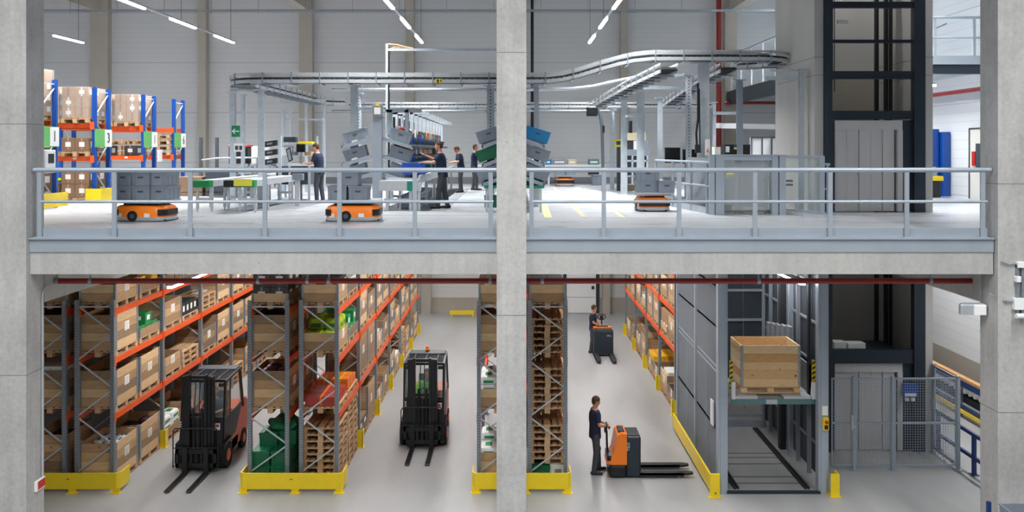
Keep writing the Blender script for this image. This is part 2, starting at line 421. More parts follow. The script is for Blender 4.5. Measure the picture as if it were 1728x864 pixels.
# sectional door in the lower back wall
g = G()
for i in range(5): g.box(2.45, 3.8, YB-.12, YB-.05, .02+i*.72, .02+i*.72+.70)
struct('door_1', g, 'white')
struct('window_1', G().box(2.45, 3.8, YB-.14, YB-.06, 3.62, 4.5), 'glass')
g = G().box(3.8, 3.95, YB-.16, YB-.02, 0, 4.7).box(2.3, 2.45, YB-.16, YB-.02, 0, 4.7).box(2.3, 3.95, YB-.16, YB-.02, 4.5, 4.6).box(2.45, 3.8, YB-.15, YB-.1, 3.6, 3.66)
for x in (2.9, 3.35): g.box(x-.03, x+.03, YB-.16, YB-.1, 3.62, 4.5)
struct('trim_8', g, 'dark_steel')
tag(G().box(3.6, 3.72, YB-.16, YB-.12, 1.1, 1.25).done('door_handle', 'black'), 'small black handle box on the white sectional door', 'handle')
# concrete pier and lift shaft
g = G().box(7.49, 7.71, 22.45, 25.6, 0, 16).box(10.25, 10.43, 22.45, 25.6, 0, 16).box(7.49, 10.43, 25.6, 25.8, 0, 16)
struct('wall_lift_shaft', g, 'concrete_pier')
for z in (9.35, 9.8, 12.4): struct('trim_12', G().box(7.487, 7.713, 22.447, 25.603, z, z+.014).box(10.247, 10.433, 22.447, 25.603, z, z+.014), 'joint')
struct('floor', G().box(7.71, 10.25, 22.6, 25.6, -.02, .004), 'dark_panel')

# ------------------------------------------------------------------ railing
def railing(name, pts_x, y, z0, x0, x1, label, top=1.195, mid=.635, kick=True, grp=None):
    t = thing(name, ((x0+x1)/2, y, z0), label, 'railing', grp)
    for x in pts_x:
        g = G().box(x-.038, x+.038, y-.02, y+.02, z0, z0+top-.03); g.box(x-.1, x+.1, y-.045, y+.055, z0, z0+.012)
        g.done('post', 'steel_rail', t, world=True)
    G().cyl((x0, y, z0+top), (x1, y, z0+top), .042, n=12).sph((x0, y, z0+top), .042).sph((x1, y, z0+top), .042).done('handrail', 'steel_rail', t, smooth=True, world=True)
    G().cyl((x0+.1, y, z0+mid), (x1-.05, y, z0+mid), .028, n=10).done('mid_rail', 'steel_rail', t, smooth=True, world=True)
    if kick: G().box(x0+.03, x1-.03, y+.03, y+.04, z0+.002, z0+.165).done('kick_plate', 'steel_rail', t, world=True)
    return t
px2 = lambda L, Y: [X(p, Y) for p in L]
railing('railing', px2([67, 193, 321, 447, 573, 700, 828], 15.97), 15.97, UP, -8.46, -.3, 'grey steel railing along the upper deck edge, left of the middle column')
railing('railing', px2([897, 1019, 1146, 1274, 1401, 1530, 1658], 15.97), 15.97, UP, .24, 8.43, 'grey steel railing along the upper deck edge, right of the middle column')
# red sprinkler pipe under the edge beam
t = thing('sprinkler_pipe', (0, 16.75, 5.07), 'dark red sprinkler pipe running under the front edge of the deck', 'pipe')
G().cyl((X(75, 16.75), 16.75, 5.07), (X(1645, 16.75), 16.75, 5.07), .052, n=14).done('pipe', 'pipe_red', t, smooth=True, world=True)
for p in (97, 153, 436, 519, 555, 827, 915, 1280, 1570):
    x = X(p, 16.75); G().box(x-.012, x+.012, 16.74, 16.76, 5.1, 5.48).cyl((x-.03, 16.75, 5.07), (x+.03, 16.75, 5.07), .06, n=12).done('hanger', 'galv', t, world=True)
G().tube([(X(1640, 16.75), 16.75, 5.07), (X(1650, 16.7), 16.7, 5.0), (X(1662, 16.5), 16.5, 4.92)], .035).done('elbow', 'galv', t, smooth=True, world=True)

# ------------------------------------------------------------------ lights with luminaires
desc = ['partly hidden by the left column', 'longest in view, upper left', 'running towards the middle column', 'right of the middle column', 'high above the far right platform']
def strip(xc, y0, y1, z, label, wires, n, mount, gap=.0, grp=None):
    t = thing('strip_light', (xc, (y0+y1)/2, z), label, 'light', grp)
    G().box(xc-.05, xc+.05, y0, y1, z+.03, z+.09).done('trunking', 'lamp_body', t, world=True)
    L = (y1-y0-gap*(n-1))/n
    for i in range(n):
        a = y0+i*(L+gap); G().box(xc-.05, xc+.05, a, a+L, z-.025, z+.03).done('tube', 'lamp', t, world=True)
    g = G()
    for y in wires: g.cyl((xc, y, z+.08), (xc, y, mount), .008, n=6)
    g.done('wire', 'dark_grey', t, world=True)
for (lx, ye), lz, d in zip(ROOF_LIGHTS, ROOF_Z, desc):
    strip(lx, ye-16.2, ye, lz, 'suspended roof strip light, '+d, [ye-.4, ye-6], 4, 15.99, 2.2)
for (lx, y0, y1, lz), d in zip(AISLE_LIGHTS, ['over the left rack aisle', 'over the forklift aisle', 'over the pallet truck aisle', 'inside the goods hoist shaft', 'beside the right outer wall']):
    strip(lx, y0, y1, lz+.03, 'white strip light under the deck '+d, [y0+.3, y1-.3], max(1, int((y1-y0)/2.6)), 5.465, .5)
strip(12.6, 27, 33, 9.43, 'bright strip light under the upper right platform', [28, 32], 2, 9.7, .6)
t = thing('shaft_fill_light', (9, 24, 15.5), 'added fill lamp at the top of the dark lift tower', 'light')  # unseen fixture added to go with the shaft fill lamp
G().box(8.4, 9.6, 23.95, 24.05, 15.45, 15.5).done('tube', 'lamp', t, world=True); G().box(8.4, 9.6, 23.95, 24.05, 15.5, 15.99).done('housing', 'lamp_body', t, world=True)
for lx, q in ((-9, 'left'), (0, 'central'), (9, 'right')):  # unseen fixtures added around the front fill lamps
    strip(lx, 1, 13, 13.25, q+' unseen strip light added over the near hall', [2, 12], 4, 15.99, .5, 'unseen strip lights added over the near hall')

# cable tray along the back wall
t = thing('cable_tray', (-5, 38, 13.35), 'thin grey cable tray hung across the hall near the roof', 'cable tray')
G().box(XL, XR, 37.95, 38.05, 13.32, 13.41).done('tray', 'galv', t, world=True)
for i in range(19):
    x = -22.6+i*1.98; G().box(x-.008, x+.008, 37.99, 38.01, 13.25, 15.99).done('hanger', 'tote', t, world=True)
tag(G().cyl((X(898, 41.3), 41.3, UP), (X(898, 41.3), 41.3, 16), .07).done('downpipe', 'black', smooth=True), 'black vertical pipe on the back wall right of the middle column', 'pipe')
tag(G().cyl((X(1213, 41), 41, UP), (X(1213, 41), 41, 16), .12).done('riser_pipe', 'pipe_red', smooth=True), 'red vertical riser pipe on the back wall right of the conveyor', 'pipe')
tag(G().tube([(9.5, 40.6, 9.62), (12, 40.6, 9.62), (XR-.3, 40.6, 9.62)], .07).done('sprinkler_pipe', 'pipe_red', smooth=True), 'red horizontal pipe under the far platform', 'pipe')
tag(G().tube([(13.8, 26.2, 9.3), (13.8, 40.4, 9.3)], .07).done('sprinkler_pipe', 'pipe_red', smooth=True), 'red pipe receding under the upper right platform', 'pipe')

# upper right platform
struct('floor', G().box(9.85, XR, 26.0, YB, 9.9, 10.05), 'galv_light')
struct('trim_9', G().box(9.8, XR, 25.9, 26.0, 9.68, 9.95).box(9.75, 9.85, 26, YB, 9.55, 10.15), 'dark_steel')
struct('trim_9', G().box(9.8, XR, 25.86, 25.9, 9.95, 10.2), 'steel_rail')
railing('railing', px2([1577, 1644, 1715], 25.92), 25.92, 9.97, 9.9, XR-.05, 'pale steel railing on the front of the upper right platform', 1.33, .75, False)
t = thing('railing', (9.82, 34, 10.1), 'grey railing along the side of the far upper platform', 'railing')
for z in (11.75, 11.2): G().cyl((9.82, 26.3, z), (9.82, 41, z), .04).done('handrail', 'steel_rail', t, world=True, smooth=True)
for i in range(9): G().box(9.79, 9.85, 27+i*1.7, 27.06+i*1.7, 10.1, 11.75).done('post', 'steel_rail', t, world=True)
t = thing('stair_railing', (14.2, 27, 10.05), 'thin sloping stair handrail behind the upper right platform railing', 'railing')
G().cyl((12.6, 30, 10.9), (14.4, 30, 11.7), .02).done('handrail', 'galv', t, world=True)
G().box(13.28, 13.32, 29.98, 30.02, 10.05, 11.2).done('post', 'galv', t, world=True)

# blue cabinets and doorway on the upper right
t = thing('blue_cabinet', (14.3, 30.6, UP), 'tall blue cabinet against the upper right wall', 'cabinet')
G().bev(14.0, 14.3, 30.3, 30.9, UP, 8.2, .02).done('body', 'blue', t, world=True)
G().bev(14.32, 14.58, 30.1, 30.7, UP, 8.1, .02).done('door', 'blue', t, world=True)
t = thing('floor_scrubber', (13.6, 29.6, UP), 'small grey and yellow machine in front of the blue cabinet', 'machine')
G().bev(13.5, 13.9, 29.3, 29.8, UP+.02, UP+.55, .05).done('body', 'black_matte', t, world=True)
G().bev(13.5, 13.95, 29.25, 29.8, UP+.55, UP+.7, .03).done('band', 'yellow', t, world=True)
G().bev(13.5, 13.8, 29.35, 29.8, UP+.7, UP+1.0, .05).done('tank', 'tote', t, world=True)
g = G().box(XR-.06, XR, 27.2, 28.75, UP, UP+2.2); struct('door_2', g, 'offwhite')
struct('trim_10', G().box(XR-.08, XR, 28.75, 28.8, UP, UP+2.25).box(XR-.08, XR, 27.1, 28.8, UP+2.2, UP+2.25), 'dark_grey')
tag(G().box(XR-.11, XR-.06, 27.9, 28.3, UP+1.0, UP+1.75).done('notice_board', 'dark_grey'), 'dark panel seen in the doorway of the right wall', 'panel')
tag(G().box(XR-.11, XR-.06, 28.35, 28.55, UP+1.05, UP+1.5).done('extinguisher_sign', 'red'), 'red sign strip seen in the doorway of the right wall', 'sign')

# ------------------------------------------------------------------ dark lift frame
t = thing('goods_lift', (8.96, 22.5, 0), 'dark steel framed goods lift tower with grey sliding doors', 'lift')
for x0, x1 in [(7.72, 7.92), (9.95, 10.22)]:
    for a, b in ((0, 5.45), (5.47, 16)):
        G().box(x0, x1, 22.40, 22.43, a, b).box(x0, x1, 22.57, 22.6, a, b).box((x0+x1)/2-.015, (x0+x1)/2+.015, 22.43, 22.57, a, b).box(x0, x0+.02, 22.43, 22.57, a, b).done('corner_post', 'dark_steel', t, world=True)
def beamh(z0, z1, nm='cross_beam'):
    G().box(7.92, 9.95, 22.44, 22.47, z0, z1).box(7.92, 9.95, 22.42, 22.58, z1-.02, z1).box(7.92, 9.95, 22.42, 22.58, z0, z0+.02).done(nm, 'dark_steel', t, world=True)
for a, b in [(Z(201, 22.45), Z(187, 22.45)), (Z(133, 22.45), Z(120, 22.45)), (Z(72, 22.45), Z(67, 22.45)), (Z(13, 22.45), Z(3, 22.45)), (Z(613, 22.45), Z(590, 22.45)), (12.3, 12.5), (14.3, 14.5)]: beamh(a, b)
for base, ztop, zl in ((UP, Z(219, 22.5), Z(203, 22.5)), (0.0, Z(628, 22.5), Z(613, 22.5))):
    xs = px2([1408, 1430, 1451, 1471, 1491, 1511], 22.5)
    for a, b in zip(xs[:-1], xs[1:]):
        G().box(a+.004, b-.008, 22.55+(.02 if xs.index(a) % 2 else 0), 22.6+(.02 if xs.index(a) % 2 else 0), base+.02, ztop).done('door_panel', 'door_steel', t, world=True)
    G().box(xs[0], X(1523, 22.5), 22.5, 22.6, ztop, zl).done('door_header', 'door_steel', t, world=True)
    G().box(xs[-1]+.05, X(1523, 22.5), 22.48, 22.6, base+.02, ztop).done('door_jamb', 'door_steel', t, world=True)
    G().box(X(1523, 22.5), 9.97, 22.5, 22.7, base+.02, zl).done('side_panel', 'dark_steel', t, world=True)
    G().box(7.9, xs[0]-.003, 22.46, 22.7, base+.02, zl).done('side_panel', 'dark_steel', t, world=True)
    f = G().box(X(1516, 22.47), X(1521, 22.47), 22.46, 22.48, base+1.42, base+1.5).box(X(1516, 22.47), X(1521, 22.47), 22.46, 22.48, base+1.0, base+1.2).done('call_panel', 'alu', t, world=True)
    G().box(X(1517.3, 22.47), X(1519.7, 22.47), 22.455, 22.46, base+1.43, base+1.47).done('button', 'black', f, world=False)
# guide rails and gear inside the shaft
for p in (1478, 1494, 1503, 1511, 1530):
    x = X(p, 24.5); G().box(x-.04, x+.04, 24.4, 24.52, .05, 15.8).done('guide_rail', 'black_matte', t, world=True)
for p in (1404, 1408): G().cyl((X(p, 23.2), 23.2, 7.9 if False else 9.0), (X(p, 23.2), 23.2, 15.8), .012, n=6).done('cable', 'black', t, world=True)
G().box(7.95, 8.5, 24.0, 24.1, 9.35, 12.9).done('counterweight', 'dark_panel', t, world=True)
G().box(7.9, 9.9, 23.9, 24.1, 12.95, 13.1).done('head_beam', 'black_matte', t, world=True)
G().box(8.2, 8.45, 22.8, 22.9, 10.7, 10.78).done('sensor_box', 'white', t, world=True)
G().box(8.06, 9.5, 22.7, 23.2, 8.32, 8.38).done('car_roof', 'alu', t, world=True)
G().box(8.1, 9.85, 22.8, 24.2, 2.3, 2.4).done('car_roof', 'dark_steel', t, world=True)
G().bev(8.1, 8.4, 22.8, 23.1, 2.4, 2.65, .01).bev(8.45, 8.9, 22.8, 23.1, 2.4, 2.62, .01).done('motor_box', 'white', t, world=True)
# shaft back wall panels
G().box(7.75, 10.2, 25.5, 25.58, 8.4, 9.7).done('back_panel', 'concrete_back', t, world=True)

# blue control box on the lift post at floor level
t = thing('control_box', (9.75, 22.3, 1.45), 'blue control box on the dark lift frame behind the mesh fence', 'control box')
G().bev(9.63, 9.97, 22.28, 22.4, 1.4, 1.72, .01).done('housing', 'blue', t, world=True)
G().box(9.66, 9.94, 22.27, 22.28, 1.42, 1.5).done('label_strip', 'white', t, world=True)
G().box(9.7, 9.78, 22.3, 22.38, 1.3, 1.38).done('socket', 'white', t, world=True); G().box(9.84, 9.92, 22.3, 22.38, 1.3, 1.38).done('socket', 'white', t, world=True)
# ================================================================== LOWER LEVEL
# ------------------------------------------------------------------ mesh fence
def mesh_panel(g, p0, p1, z0, z1, s, r=.006, mi=0):
    p0 = Vector(p0); p1 = Vector(p1); L = (p1-p0).length; d = (p1-p0)/L; n = int(L/s)
    for i in range(1, n):
        q = p0+d*(L*i/n); g.bar((q.x, q.y, z0), (q.x, q.y, z1), r, r, mi)
    m = int((z1-z0)/s)
    for j in range(1, m):
        z = z0+(z1-z0)*j/m; g.bar((p0.x, p0.y, z), (p1.x, p1.y, z), r, r, mi)
t = thing('mesh_fence', (9.2, 21.17, 0), 'grey wire mesh fence and gate in front of the lift doors', 'fence')
FP = [(7.42, 21.17), (7.99, 21.17), (8.90, 21.17), (10.43, 21.17), (10.43, 22.4)]
for i, (a, b) in enumerate(zip(FP[:-1], FP[1:])):
    A = Vector((a[0], a[1], 0)); B = Vector((b[0], b[1], 0)); d = (B-A).normalized()*.05
    A2 = A+d; B2 = B-d
    g = G()
    for z in (.12, 1.1, 2.14): g.bar((A2.x, A2.y, z), (B2.x, B2.y, z), .03, .04)
    for q in (A2, B2): g.bar((q.x, q.y, .1), (q.x, q.y, 2.16), .03, .03)
    f = g.done('gate' if i == 0 else 'frame', 'steel_rail', t, world=True)
    gm = G(); mesh_panel(gm, A2, B2, .12, 2.14, .058); gm.done('wire_mesh', 'steel_rail', f, world=True)
for x, y in FP[1:]:
    G().box(x-.035, x+.035, y-.035, y+.035, 0, 2.2).box(x-.09, x+.09, y-.09, y+.09, 0, .015).done('post', 'steel_rail', t, world=True)
G().box(7.9, 7.95, 21.1, 21.14, .95, 1.3).box(7.93, 8.0, 21.09, 21.13, 1.0, 1.06).done('lock', 'galv_light', t, world=True)

# ------------------------------------------------------------------ pallet hoist cage
t = thing('pallet_hoist', (5.7, 19.9, 0), 'tall grey pallet hoist cage with mesh side wall', 'hoist')
for x0, x1 in [(4.47, 4.68), (6.66, 6.88)]:
    G().box(x0, x1, 19.7, 19.9, 0, 5.46).box(x0+.05, x1-.05, 19.68, 19.7, 0, 5.46).done('front_post', 'steel_rail', t, world=True)
for x in (4.5, 6.8):
    for y in (22.1, 24.55): G().box(x-.06, x+.06, y-.06, y+.06, 0, 5.46).done('rear_post', 'steel_rail', t, world=True)
# expanded mesh side wall
g = G()
for y0, y1 in ((19.92, 22.04), (22.16, 24.5)):
    for z0, z1 in ((.1, 1.35), (1.35, 2.6), (2.72, 3.6), (3.6, 4.5), (4.5, 5.42)):
        g.bar((4.5, y0, z0), (4.5, y1, z0), .03, .035); g.bar((4.5, y0, z1), (4.5, y1, z1), .03, .035)
    for y in (y0, y1, (y0+y1)/2): g.bar((4.5, y, .1), (4.5, y, 5.42 if y != (y0+y1)/2 else 2.6), .03, .035)
fr = g.done('mesh_frame', 'steel_rail', t, world=True)
g = G(); s = .06
for y0, y1, z0, z1 in ((19.92, 24.5, .1, 5.42),):
    H = z1-z0; L = y1-y0; k = -H
    while k < L:
        for sg in (0, 1):
            a = max(0, k); b = min(L, k+H)
            if b > a:
                za, zb = a-k, b-k
                if sg: g.bar((4.5, y0+a, z0+za), (4.5, y0+b, z0+zb), .011, .011)
                else: g.bar((4.5, y0+a, z1-za), (4.5, y0+b, z1-zb), .011, .011)
        k += s
g.done('expanded_mesh', 'wall_panel_grey', fr, world=True)
# solid panels right wall, back wall
g = G()
for i in range(6):
    y = 20.0+i*.76; g.box(6.84, 6.87, y, y+.72, .2, 5.4)
g.done('side_panels', 'dark_panel', t, world=True)
g = G()
for z in (.9, 1.8, 2.7, 3.6, 4.5): g.bar((6.82, 19.95, z), (6.82, 24.5, z), .04, .05)
for y in (20.7, 21.5, 22.25, 23.0, 23.8): g.box(6.74, 6.83, y-.03, y+.03, .1, 5.4)
g.done('side_ribs', 'wall_panel_grey', t, world=True)
g = G()
for i in range(4):
    x = 4.58+i*.56; g.box(x, x+.53, 24.5, 24.53, 1.3, 5.4)
g.done('back_panels', 'dark_panel', t, world=True)
g = G()
for z in (1.3, 2.9, 3.7, 4.6): g.box(4.56, 6.8, 24.44, 24.5, z-.03, z+.03)
g.box(4.56, 6.8, 24.44, 24.5, .28, .36).box(5.5, 5.58, 24.44, 24.5, .3, 1.3).box(4.56, 6.8, 24.42, 24.55, 0, .2).box(4.56, 4.6, 24.43, 24.5, .1, 5.3).box(6.74, 6.8, 24.43, 24.5, .1, 5.3)
bk = g.done('back_frame', 'steel_rail', t, world=True)
g = G(); mesh_panel(g, (4.6, 24.47, 0), (6.75, 24.47, 0), .35, 1.28, .05, .006); g.bar((5.6, 24.46, 1.25), (6.3, 24.46, .5), .03); g.done('wire_mesh', 'galv', bk, world=True)
G().box(4.68, 6.66, 19.72, 24.4, .0, .02).done('floor_plate', 'floor_lower', t, world=True)
g = G()
for y in (20.25, 20.65, 21.5, 21.95, 22.25): g.box(4.7, 6.6, y, y+.03, .02, .024)
g.box(4.66, 6.7, 19.68, 19.74, 0, .06)
g.done('floor_joints', 'dark_steel', t, world=True)
g = G()
for x in (4.86, 6.42): g.box(x, x+.05, 19.9, 24.2, .02, .07).box(x+.08, x+.12, 19.9, 24.2, .02, .07)
g.done('track', 'black_matte', t, world=True)
g = G().box(6.6, 6.74, 22.3, 22.5, .1, 5.4).box(6.6, 6.66, 20.2, 20.3, 1.9, 5.4)
g.done('lift_chain', 'black_matte', t, world=True)
for i in range(5): G().box(6.55, 6.62, 21.4+i*.42, 21.7+i*.42, 2.5, 3.3-.06*i).done('guard_plate', 'wall_panel_grey', t, world=True)
# load platform
pl = thing('hoist_platform', (5.75, 20.2, 1.85), 'raised green edged hoist platform carrying the new wooden crate', 'platform')
G().box(4.84, 6.7, 20.02, 20.06, 1.86, 1.98).done('front_edge', 'green_teal_dark', pl, world=True)
g = G().box(4.84, 6.7, 20.06, 21.5, 1.88, 1.96).box(4.92, 5.42, 20.02, 20.4, 1.98, 2.04).box(6.0, 6.6, 20.02, 20.4, 1.98, 2.04).box(4.84, 6.66, 20.4, 21.5, 1.98, 2.05)
g.done('deck', 'alu', pl, world=True)
for x in (4.84, 6.62): G().prism([(19.99, 1.98), (20.12, 1.98), (20.06, 2.35), (20.0, 2.35)], 'x', x, x+.08).done('end_stop', 'white', pl, world=True)
G().box(5.6, 5.85, 19.99, 20.03, 1.87, 1.97).done('latch', 'galv_light', pl, world=True)
for x0 in (4.83, 6.67):
    s_ = G().box(x0, x0+.07, 20.15, 20.18, 2.15, 2.8).done('hazard_strip', 'yellow', pl, world=True)
    g = G()
    for k in range(6): g.prism([(x0, 2.16+k*.11), (x0+.07, 2.2+k*.11), (x0+.07, 2.24+k*.11), (x0, 2.2+k*.11)], 'y', 20.145, 20.151)
    g.done('black_stripe', 'black', s_, world=True)
G().box(6.62, 6.66, 20.2, 21.9, 1.96, 2.7).done('side_guard', 'wall_panel_grey', pl, world=True)
# emergency stop unit on the right post
t = thing('push_button_box', (6.78, 19.64, 1.4), 'yellow push-button box and notice on the right hoist post', 'control box')
G().bev(6.73, 6.85, 19.58, 19.68, 1.42, 1.68, .01).done('housing', 'yellow', t, world=True)
G().cyl((6.79, 19.58, 1.6), (6.79, 19.53, 1.6), .035).done('button', 'red', t, world=True)
G().box(6.75, 6.83, 19.575, 19.58, 1.44, 1.53).done('label_plate', 'black', t, world=True)
G().box(6.73, 6.85, 19.66, 19.68, 1.72, 1.92).done('notice', 'paper', t, world=True)
tag(G().box(4.44, 4.47, 20.1, 20.35, 1.35, 1.9).done('document_holder', 'white'), 'white notice holder fixed to the hoist mesh wall', 'sign')
# guards
def guard(name, x0, x1, y, label, d=.55):
    t = thing(name, ((x0+x1)/2, y, 0), label, 'guard')
    r = .07
    poly = [(x0, y+d), (x0, y+r), (x0+r, y), (x1-r, y), (x1, y+r), (x1, y+d), (x1-.03, y+d), (x1-.03, y+r+.02), (x1-r-.02, y+.03), (x0+r+.02, y+.03), (x0+.03, y+r+.02), (x0+.03, y+d)]
    g = G(); n = len(poly)
    vs = [(p[0], p[1], .09) for p in poly]+[(p[0], p[1], .44) for p in poly]
    g.add(vs, [(i, (i+1) % n, n+(i+1) % n, n+i) for i in range(n)]+[(0, 1, 10, 11), (1, 2, 9, 10), (2, 3, 8, 9), (3, 4, 7, 8), (4, 5, 6, 7)]+[(12, 13, 22, 23), (13, 14, 21, 22), (14, 15, 20, 21), (15, 16, 19, 20), (16, 17, 18, 19)])
    g.done('guard_rail', 'yellow', t, world=True)
    for xx, sx in ((x0, 1), (x1, -1), ((x0+x1)/2, 1)):
        G().box(min(xx, xx+sx*.16), max(xx, xx+sx*.16), y+.02, y+.05, 0, .12).box(min(xx-.02*sx, xx+sx*.2), max(xx-.02*sx, xx+sx*.2), y-.05, y+.1, 0, .015).done('foot', 'yellow', t, world=True)
    G().box((x0+x1)/2-.03, (x0+x1)/2+.03, y-.003, y, .3, .315).done('slot', 'black_matte', t, world=True)
guard('end_guard', -10.85, -8.6, 19.72, 'yellow end guard in front of the left rack row')
guard('end_guard', -5.98, -3.72, 19.72, 'yellow end guard in front of the rack between the two forklifts')
guard('end_guard', -.9, 1.27, 19.72, 'yellow end guard around the base of the rack behind the middle column')
t = thing('floor_guard', (4.3, 21.8, 0), 'long yellow floor guard running beside the hoist mesh wall', 'guard')
G().box(4.27, 4.31, 19.55, 24.2, .1, .45).box(4.27, 4.4, 24.17, 24.21, .1, .45).done('guard_rail', 'yellow', t, world=True)
G().box(4.25, 4.46, 19.48, 19.54, 0, .5).box(4.22, 4.49, 19.44, 19.58, 0, .015).done('end_plate', 'yellow', t, world=True)
G().cyl((4.36, 19.48, .1), (4.36, 19.46, .1), .015).done('bolt', 'black', t, world=True)
t = thing('corner_guard', (6.98, 19.6, 0), 'short yellow corner guard beside the right hoist post', 'guard')
G().box(6.86, 7.05, 19.5, 19.53, 0, .5).box(7.02, 7.05, 19.53, 19.75, 0, .5).box(6.84, 7.08, 19.47, 19.78, 0, .015).done('plate', 'yellow', t, world=True)

# ------------------------------------------------------------------ racks
def rack(name, xa, xb, y0, nb, levels, label, face, firsth=4.17, h=5.2, bay=2.8, beam_m='orange', post_m='post_grey', vis_only=True):
    t = thing(name, ((xa+xb)/2, y0, 0), label, 'rack')
    pw = .085
    for i in range(nb+1):
        y = y0+i*bay; H = firsth if i == 0 else h
        for x in (xa, xb):
            s = 1 if x == xa else -1
            g = G().box(x-pw/2, x+pw/2, y-.01, y+.0, 0, H).box(x-pw/2, x-pw/2+.012, y, y+.09, 0, H).box(x+pw/2-.012, x+pw/2, y, y+.09, 0, H).box(x-.07, x+.07, y-.04, y+.11, 0, .012)
            g2 = G(); z = .3
            if i < 2:
                while z < H-.1:
                    for dx in (-.018, .018): g.box(x+dx-.006, x+dx+.006, y-.0115, y-.009, z, z+.022, 1)
                    z += .06
            g.done('upright', ['post_grey', 'black_matte'], t, world=True)
        g = G(); z = .35; k = 0
        g.bar((xa, y+.045, H-.15), (xb, y+.045, H-.15), .03, .03)
        while z+.62 < H-.05:
            a, b = (xa, xb) if k % 2 == 0 else (xb, xa)
            g.bar((a, y+.04, z), (b, y+.04, z+.6), .022, .03); z += .62; k += 1
        g.done('bracing', 'galv_light', t, world=True)
    for z in levels:
        for i in range(nb):
            ya = y0+i*bay+.09; yb_ = y0+(i+1)*bay
            for x in (xa, xb):
                s = -1 if x == xa else 1
                G().box(x-.025, x+.03 if s > 0 else x+.025, ya, yb_, z-.125, z).box(x-.05, x+.05, ya-.06, ya+.015, z-.17, z+.04).box(x-.05, x+.05, yb_-.015, yb_+.06, z-.17, z+.04).done('beam', beam_m, t, world=True)
    return t
LV = [1.62, 2.87, 3.95]; LVD = [1.86, 2.94, 4.0]
RA = (-9.67, -8.88); RAL = (-10.74, -9.95); RB = (-4.70, -3.91); RBL = (-5.84, -5.01); RC = (.37, 1.16); RCL = (-.76, .03); RD = (4.6, 5.4)
rack('pallet_rack', *RA, 20.0, 6, LV, 'long pallet rack at the far left facing the aisle of the first forklift', 1)
rack('pallet_rack', *RAL, 20.0, 1, LV, 'rack bay half hidden behind the left column', 1)
rack('pallet_rack', *RB, 20.0, 6, LV, 'long pallet rack to the left of the second forklift', 1)
rack('pallet_rack', *RBL, 20.0, 2, LV, 'rack with green totes at its foot, right of the first forklift', 1)
rack('pallet_rack', *RC, 20.0, 2, LV, 'rack full of stacked empty pallets right of the middle column', 1)
rack('pallet_rack', *RCL, 20.0, 2, LV, 'rack end just left of the middle column', 1)
rack('pallet_rack', *RD, 25.5, 4, LVD, 'pallet rack along the right side of the pallet truck aisle', -1, firsth=5.2)
# yellow post protectors
def protector(x, y, sx, label):
    g = G().box(x-.07, x+.07, y-.09, y-.07, 0, .45).box(x+sx*.07-.012, x+sx*.07+.012, y-.09, y+.1, 0, .45).box(x-.09, x+.1, y-.11, y+.12, 0, .012)
    o = g.done('post_protector', 'yellow', at=(x, y, 0), world=True); tag(o, label, 'post protector', 'post protectors on the rack uprights')
ORD = ['first', 'second', 'third', 'fourth', 'fifth', 'sixth', 'seventh', 'eighth', 'ninth', 'tenth', 'eleventh', 'twelfth']
protector(-8.83, 22.8, 1, 'yellow post protector on the second upright of the far left rack')
for i in range(1, 7): protector(-3.86, 20+2.8*i, 1, 'yellow post protector on the %s upright of the rack left of the second forklift' % ORD[i])
for i in range(0, 5): protector(4.55, 25.5+2.8*i, -1, 'yellow post protector on the %s upright of the right aisle rack' % ORD[i])

# ------------------------------------------------------------------ pallets, crates and goods (built once, then copied)
def make_pallet(m='wood_pallet'):
    # 0.8 in x, 1.2 in y, 0.144 high
    t = thing('pallet', (0, 0, 0), 'wooden pallet', 'pallet')
    g = G()
    for i in range(5):
        w_ = .145 if i % 2 == 0 else .1
        x = -.4+w_/2+(.8-.145)*i/4 if i else -.4+w_/2
        x = [-.3275, -.17, 0, .17, .3275][i]; g.box(x-w_/2, x+w_/2, -.6, .6, .122, .144)
    for y in (-.55, 0, .55): g.box(-.4, .4, y-.05, y+.05, .1, .122)
    g.done('deck_boards', m, t)
    for x in (-.35, 0, .35):
        hw = .06 if x == 0 else .05; g = G().box(x-hw, x+hw, -.6, .6, 0, .022)
        for y in (-.53, 0, .53): g.box(x-hw, x+hw, y-.07, y+.07, .02, .1)
        g.done('runner', m, t)
    return t
PAL = Proto(make_pallet())
def make_crate(n, m='wood_crate', labelside=1):
    t = thing('pallet_collar_crate', (0, 0, 0), 'x', 'crate')
    H = .2*n; T = .022
    g = G()
    for k in range(n):
        z0 = k*.2+.003; z1 = (k+1)*.2-.003
        for sgn in (-1, 1):
            g.box(sgn*.4-(T if sgn > 0 else 0), sgn*.4+(T if sgn < 0 else 0), -.58, .58, z0, z1)
            g.box(-.378, .378, sgn*.6-(T if sgn > 0 else 0), sgn*.6+(T if sgn < 0 else 0), z0, z1)
    g.done('boards', m, t)
    for sx in (-1, 1):
        for sy in (-1, 1):
            g = G()
            for k in range(n):
                z0 = k*.2+(.002 if k else .01); z1 = (k+1)*.2
                g.box(sx*.4-.008, sx*.4+.008, sy*.6-(.075 if sy > 0 else -.0), sy*.6+(.0 if sy > 0 else .075), z0, z1)
                g.box(sx*.4-(.04 if sx > 0 else 0), sx*.4+(0 if sx > 0 else .04), sy*.6-.008, sy*.6+.008, z0, z1)
                g.cyl((sx*.402, sy*.602, z0), (sx*.402, sy*.602, z1), .012, n=6)
            g.done('corner_hinge', 'galv', t)
    if labelside and n > 1:
        a = G().box(labelside*.4-.004, labelside*.4+.004, -.12, .12, H*.45, H*.45+.2).done('paper_label', 'paper', t)
        g = G()
        for q in range(4): g.box(labelside*.405-.001, labelside*.405+.001, -.09, .05+.01*q, H*.45+.03+q*.04, H*.45+.036+q*.04)
        g.done('printed_lines', 'black', a)
    return t
CR = {}
for n in range(1, 6): CR[n] = Proto(make_crate(n))
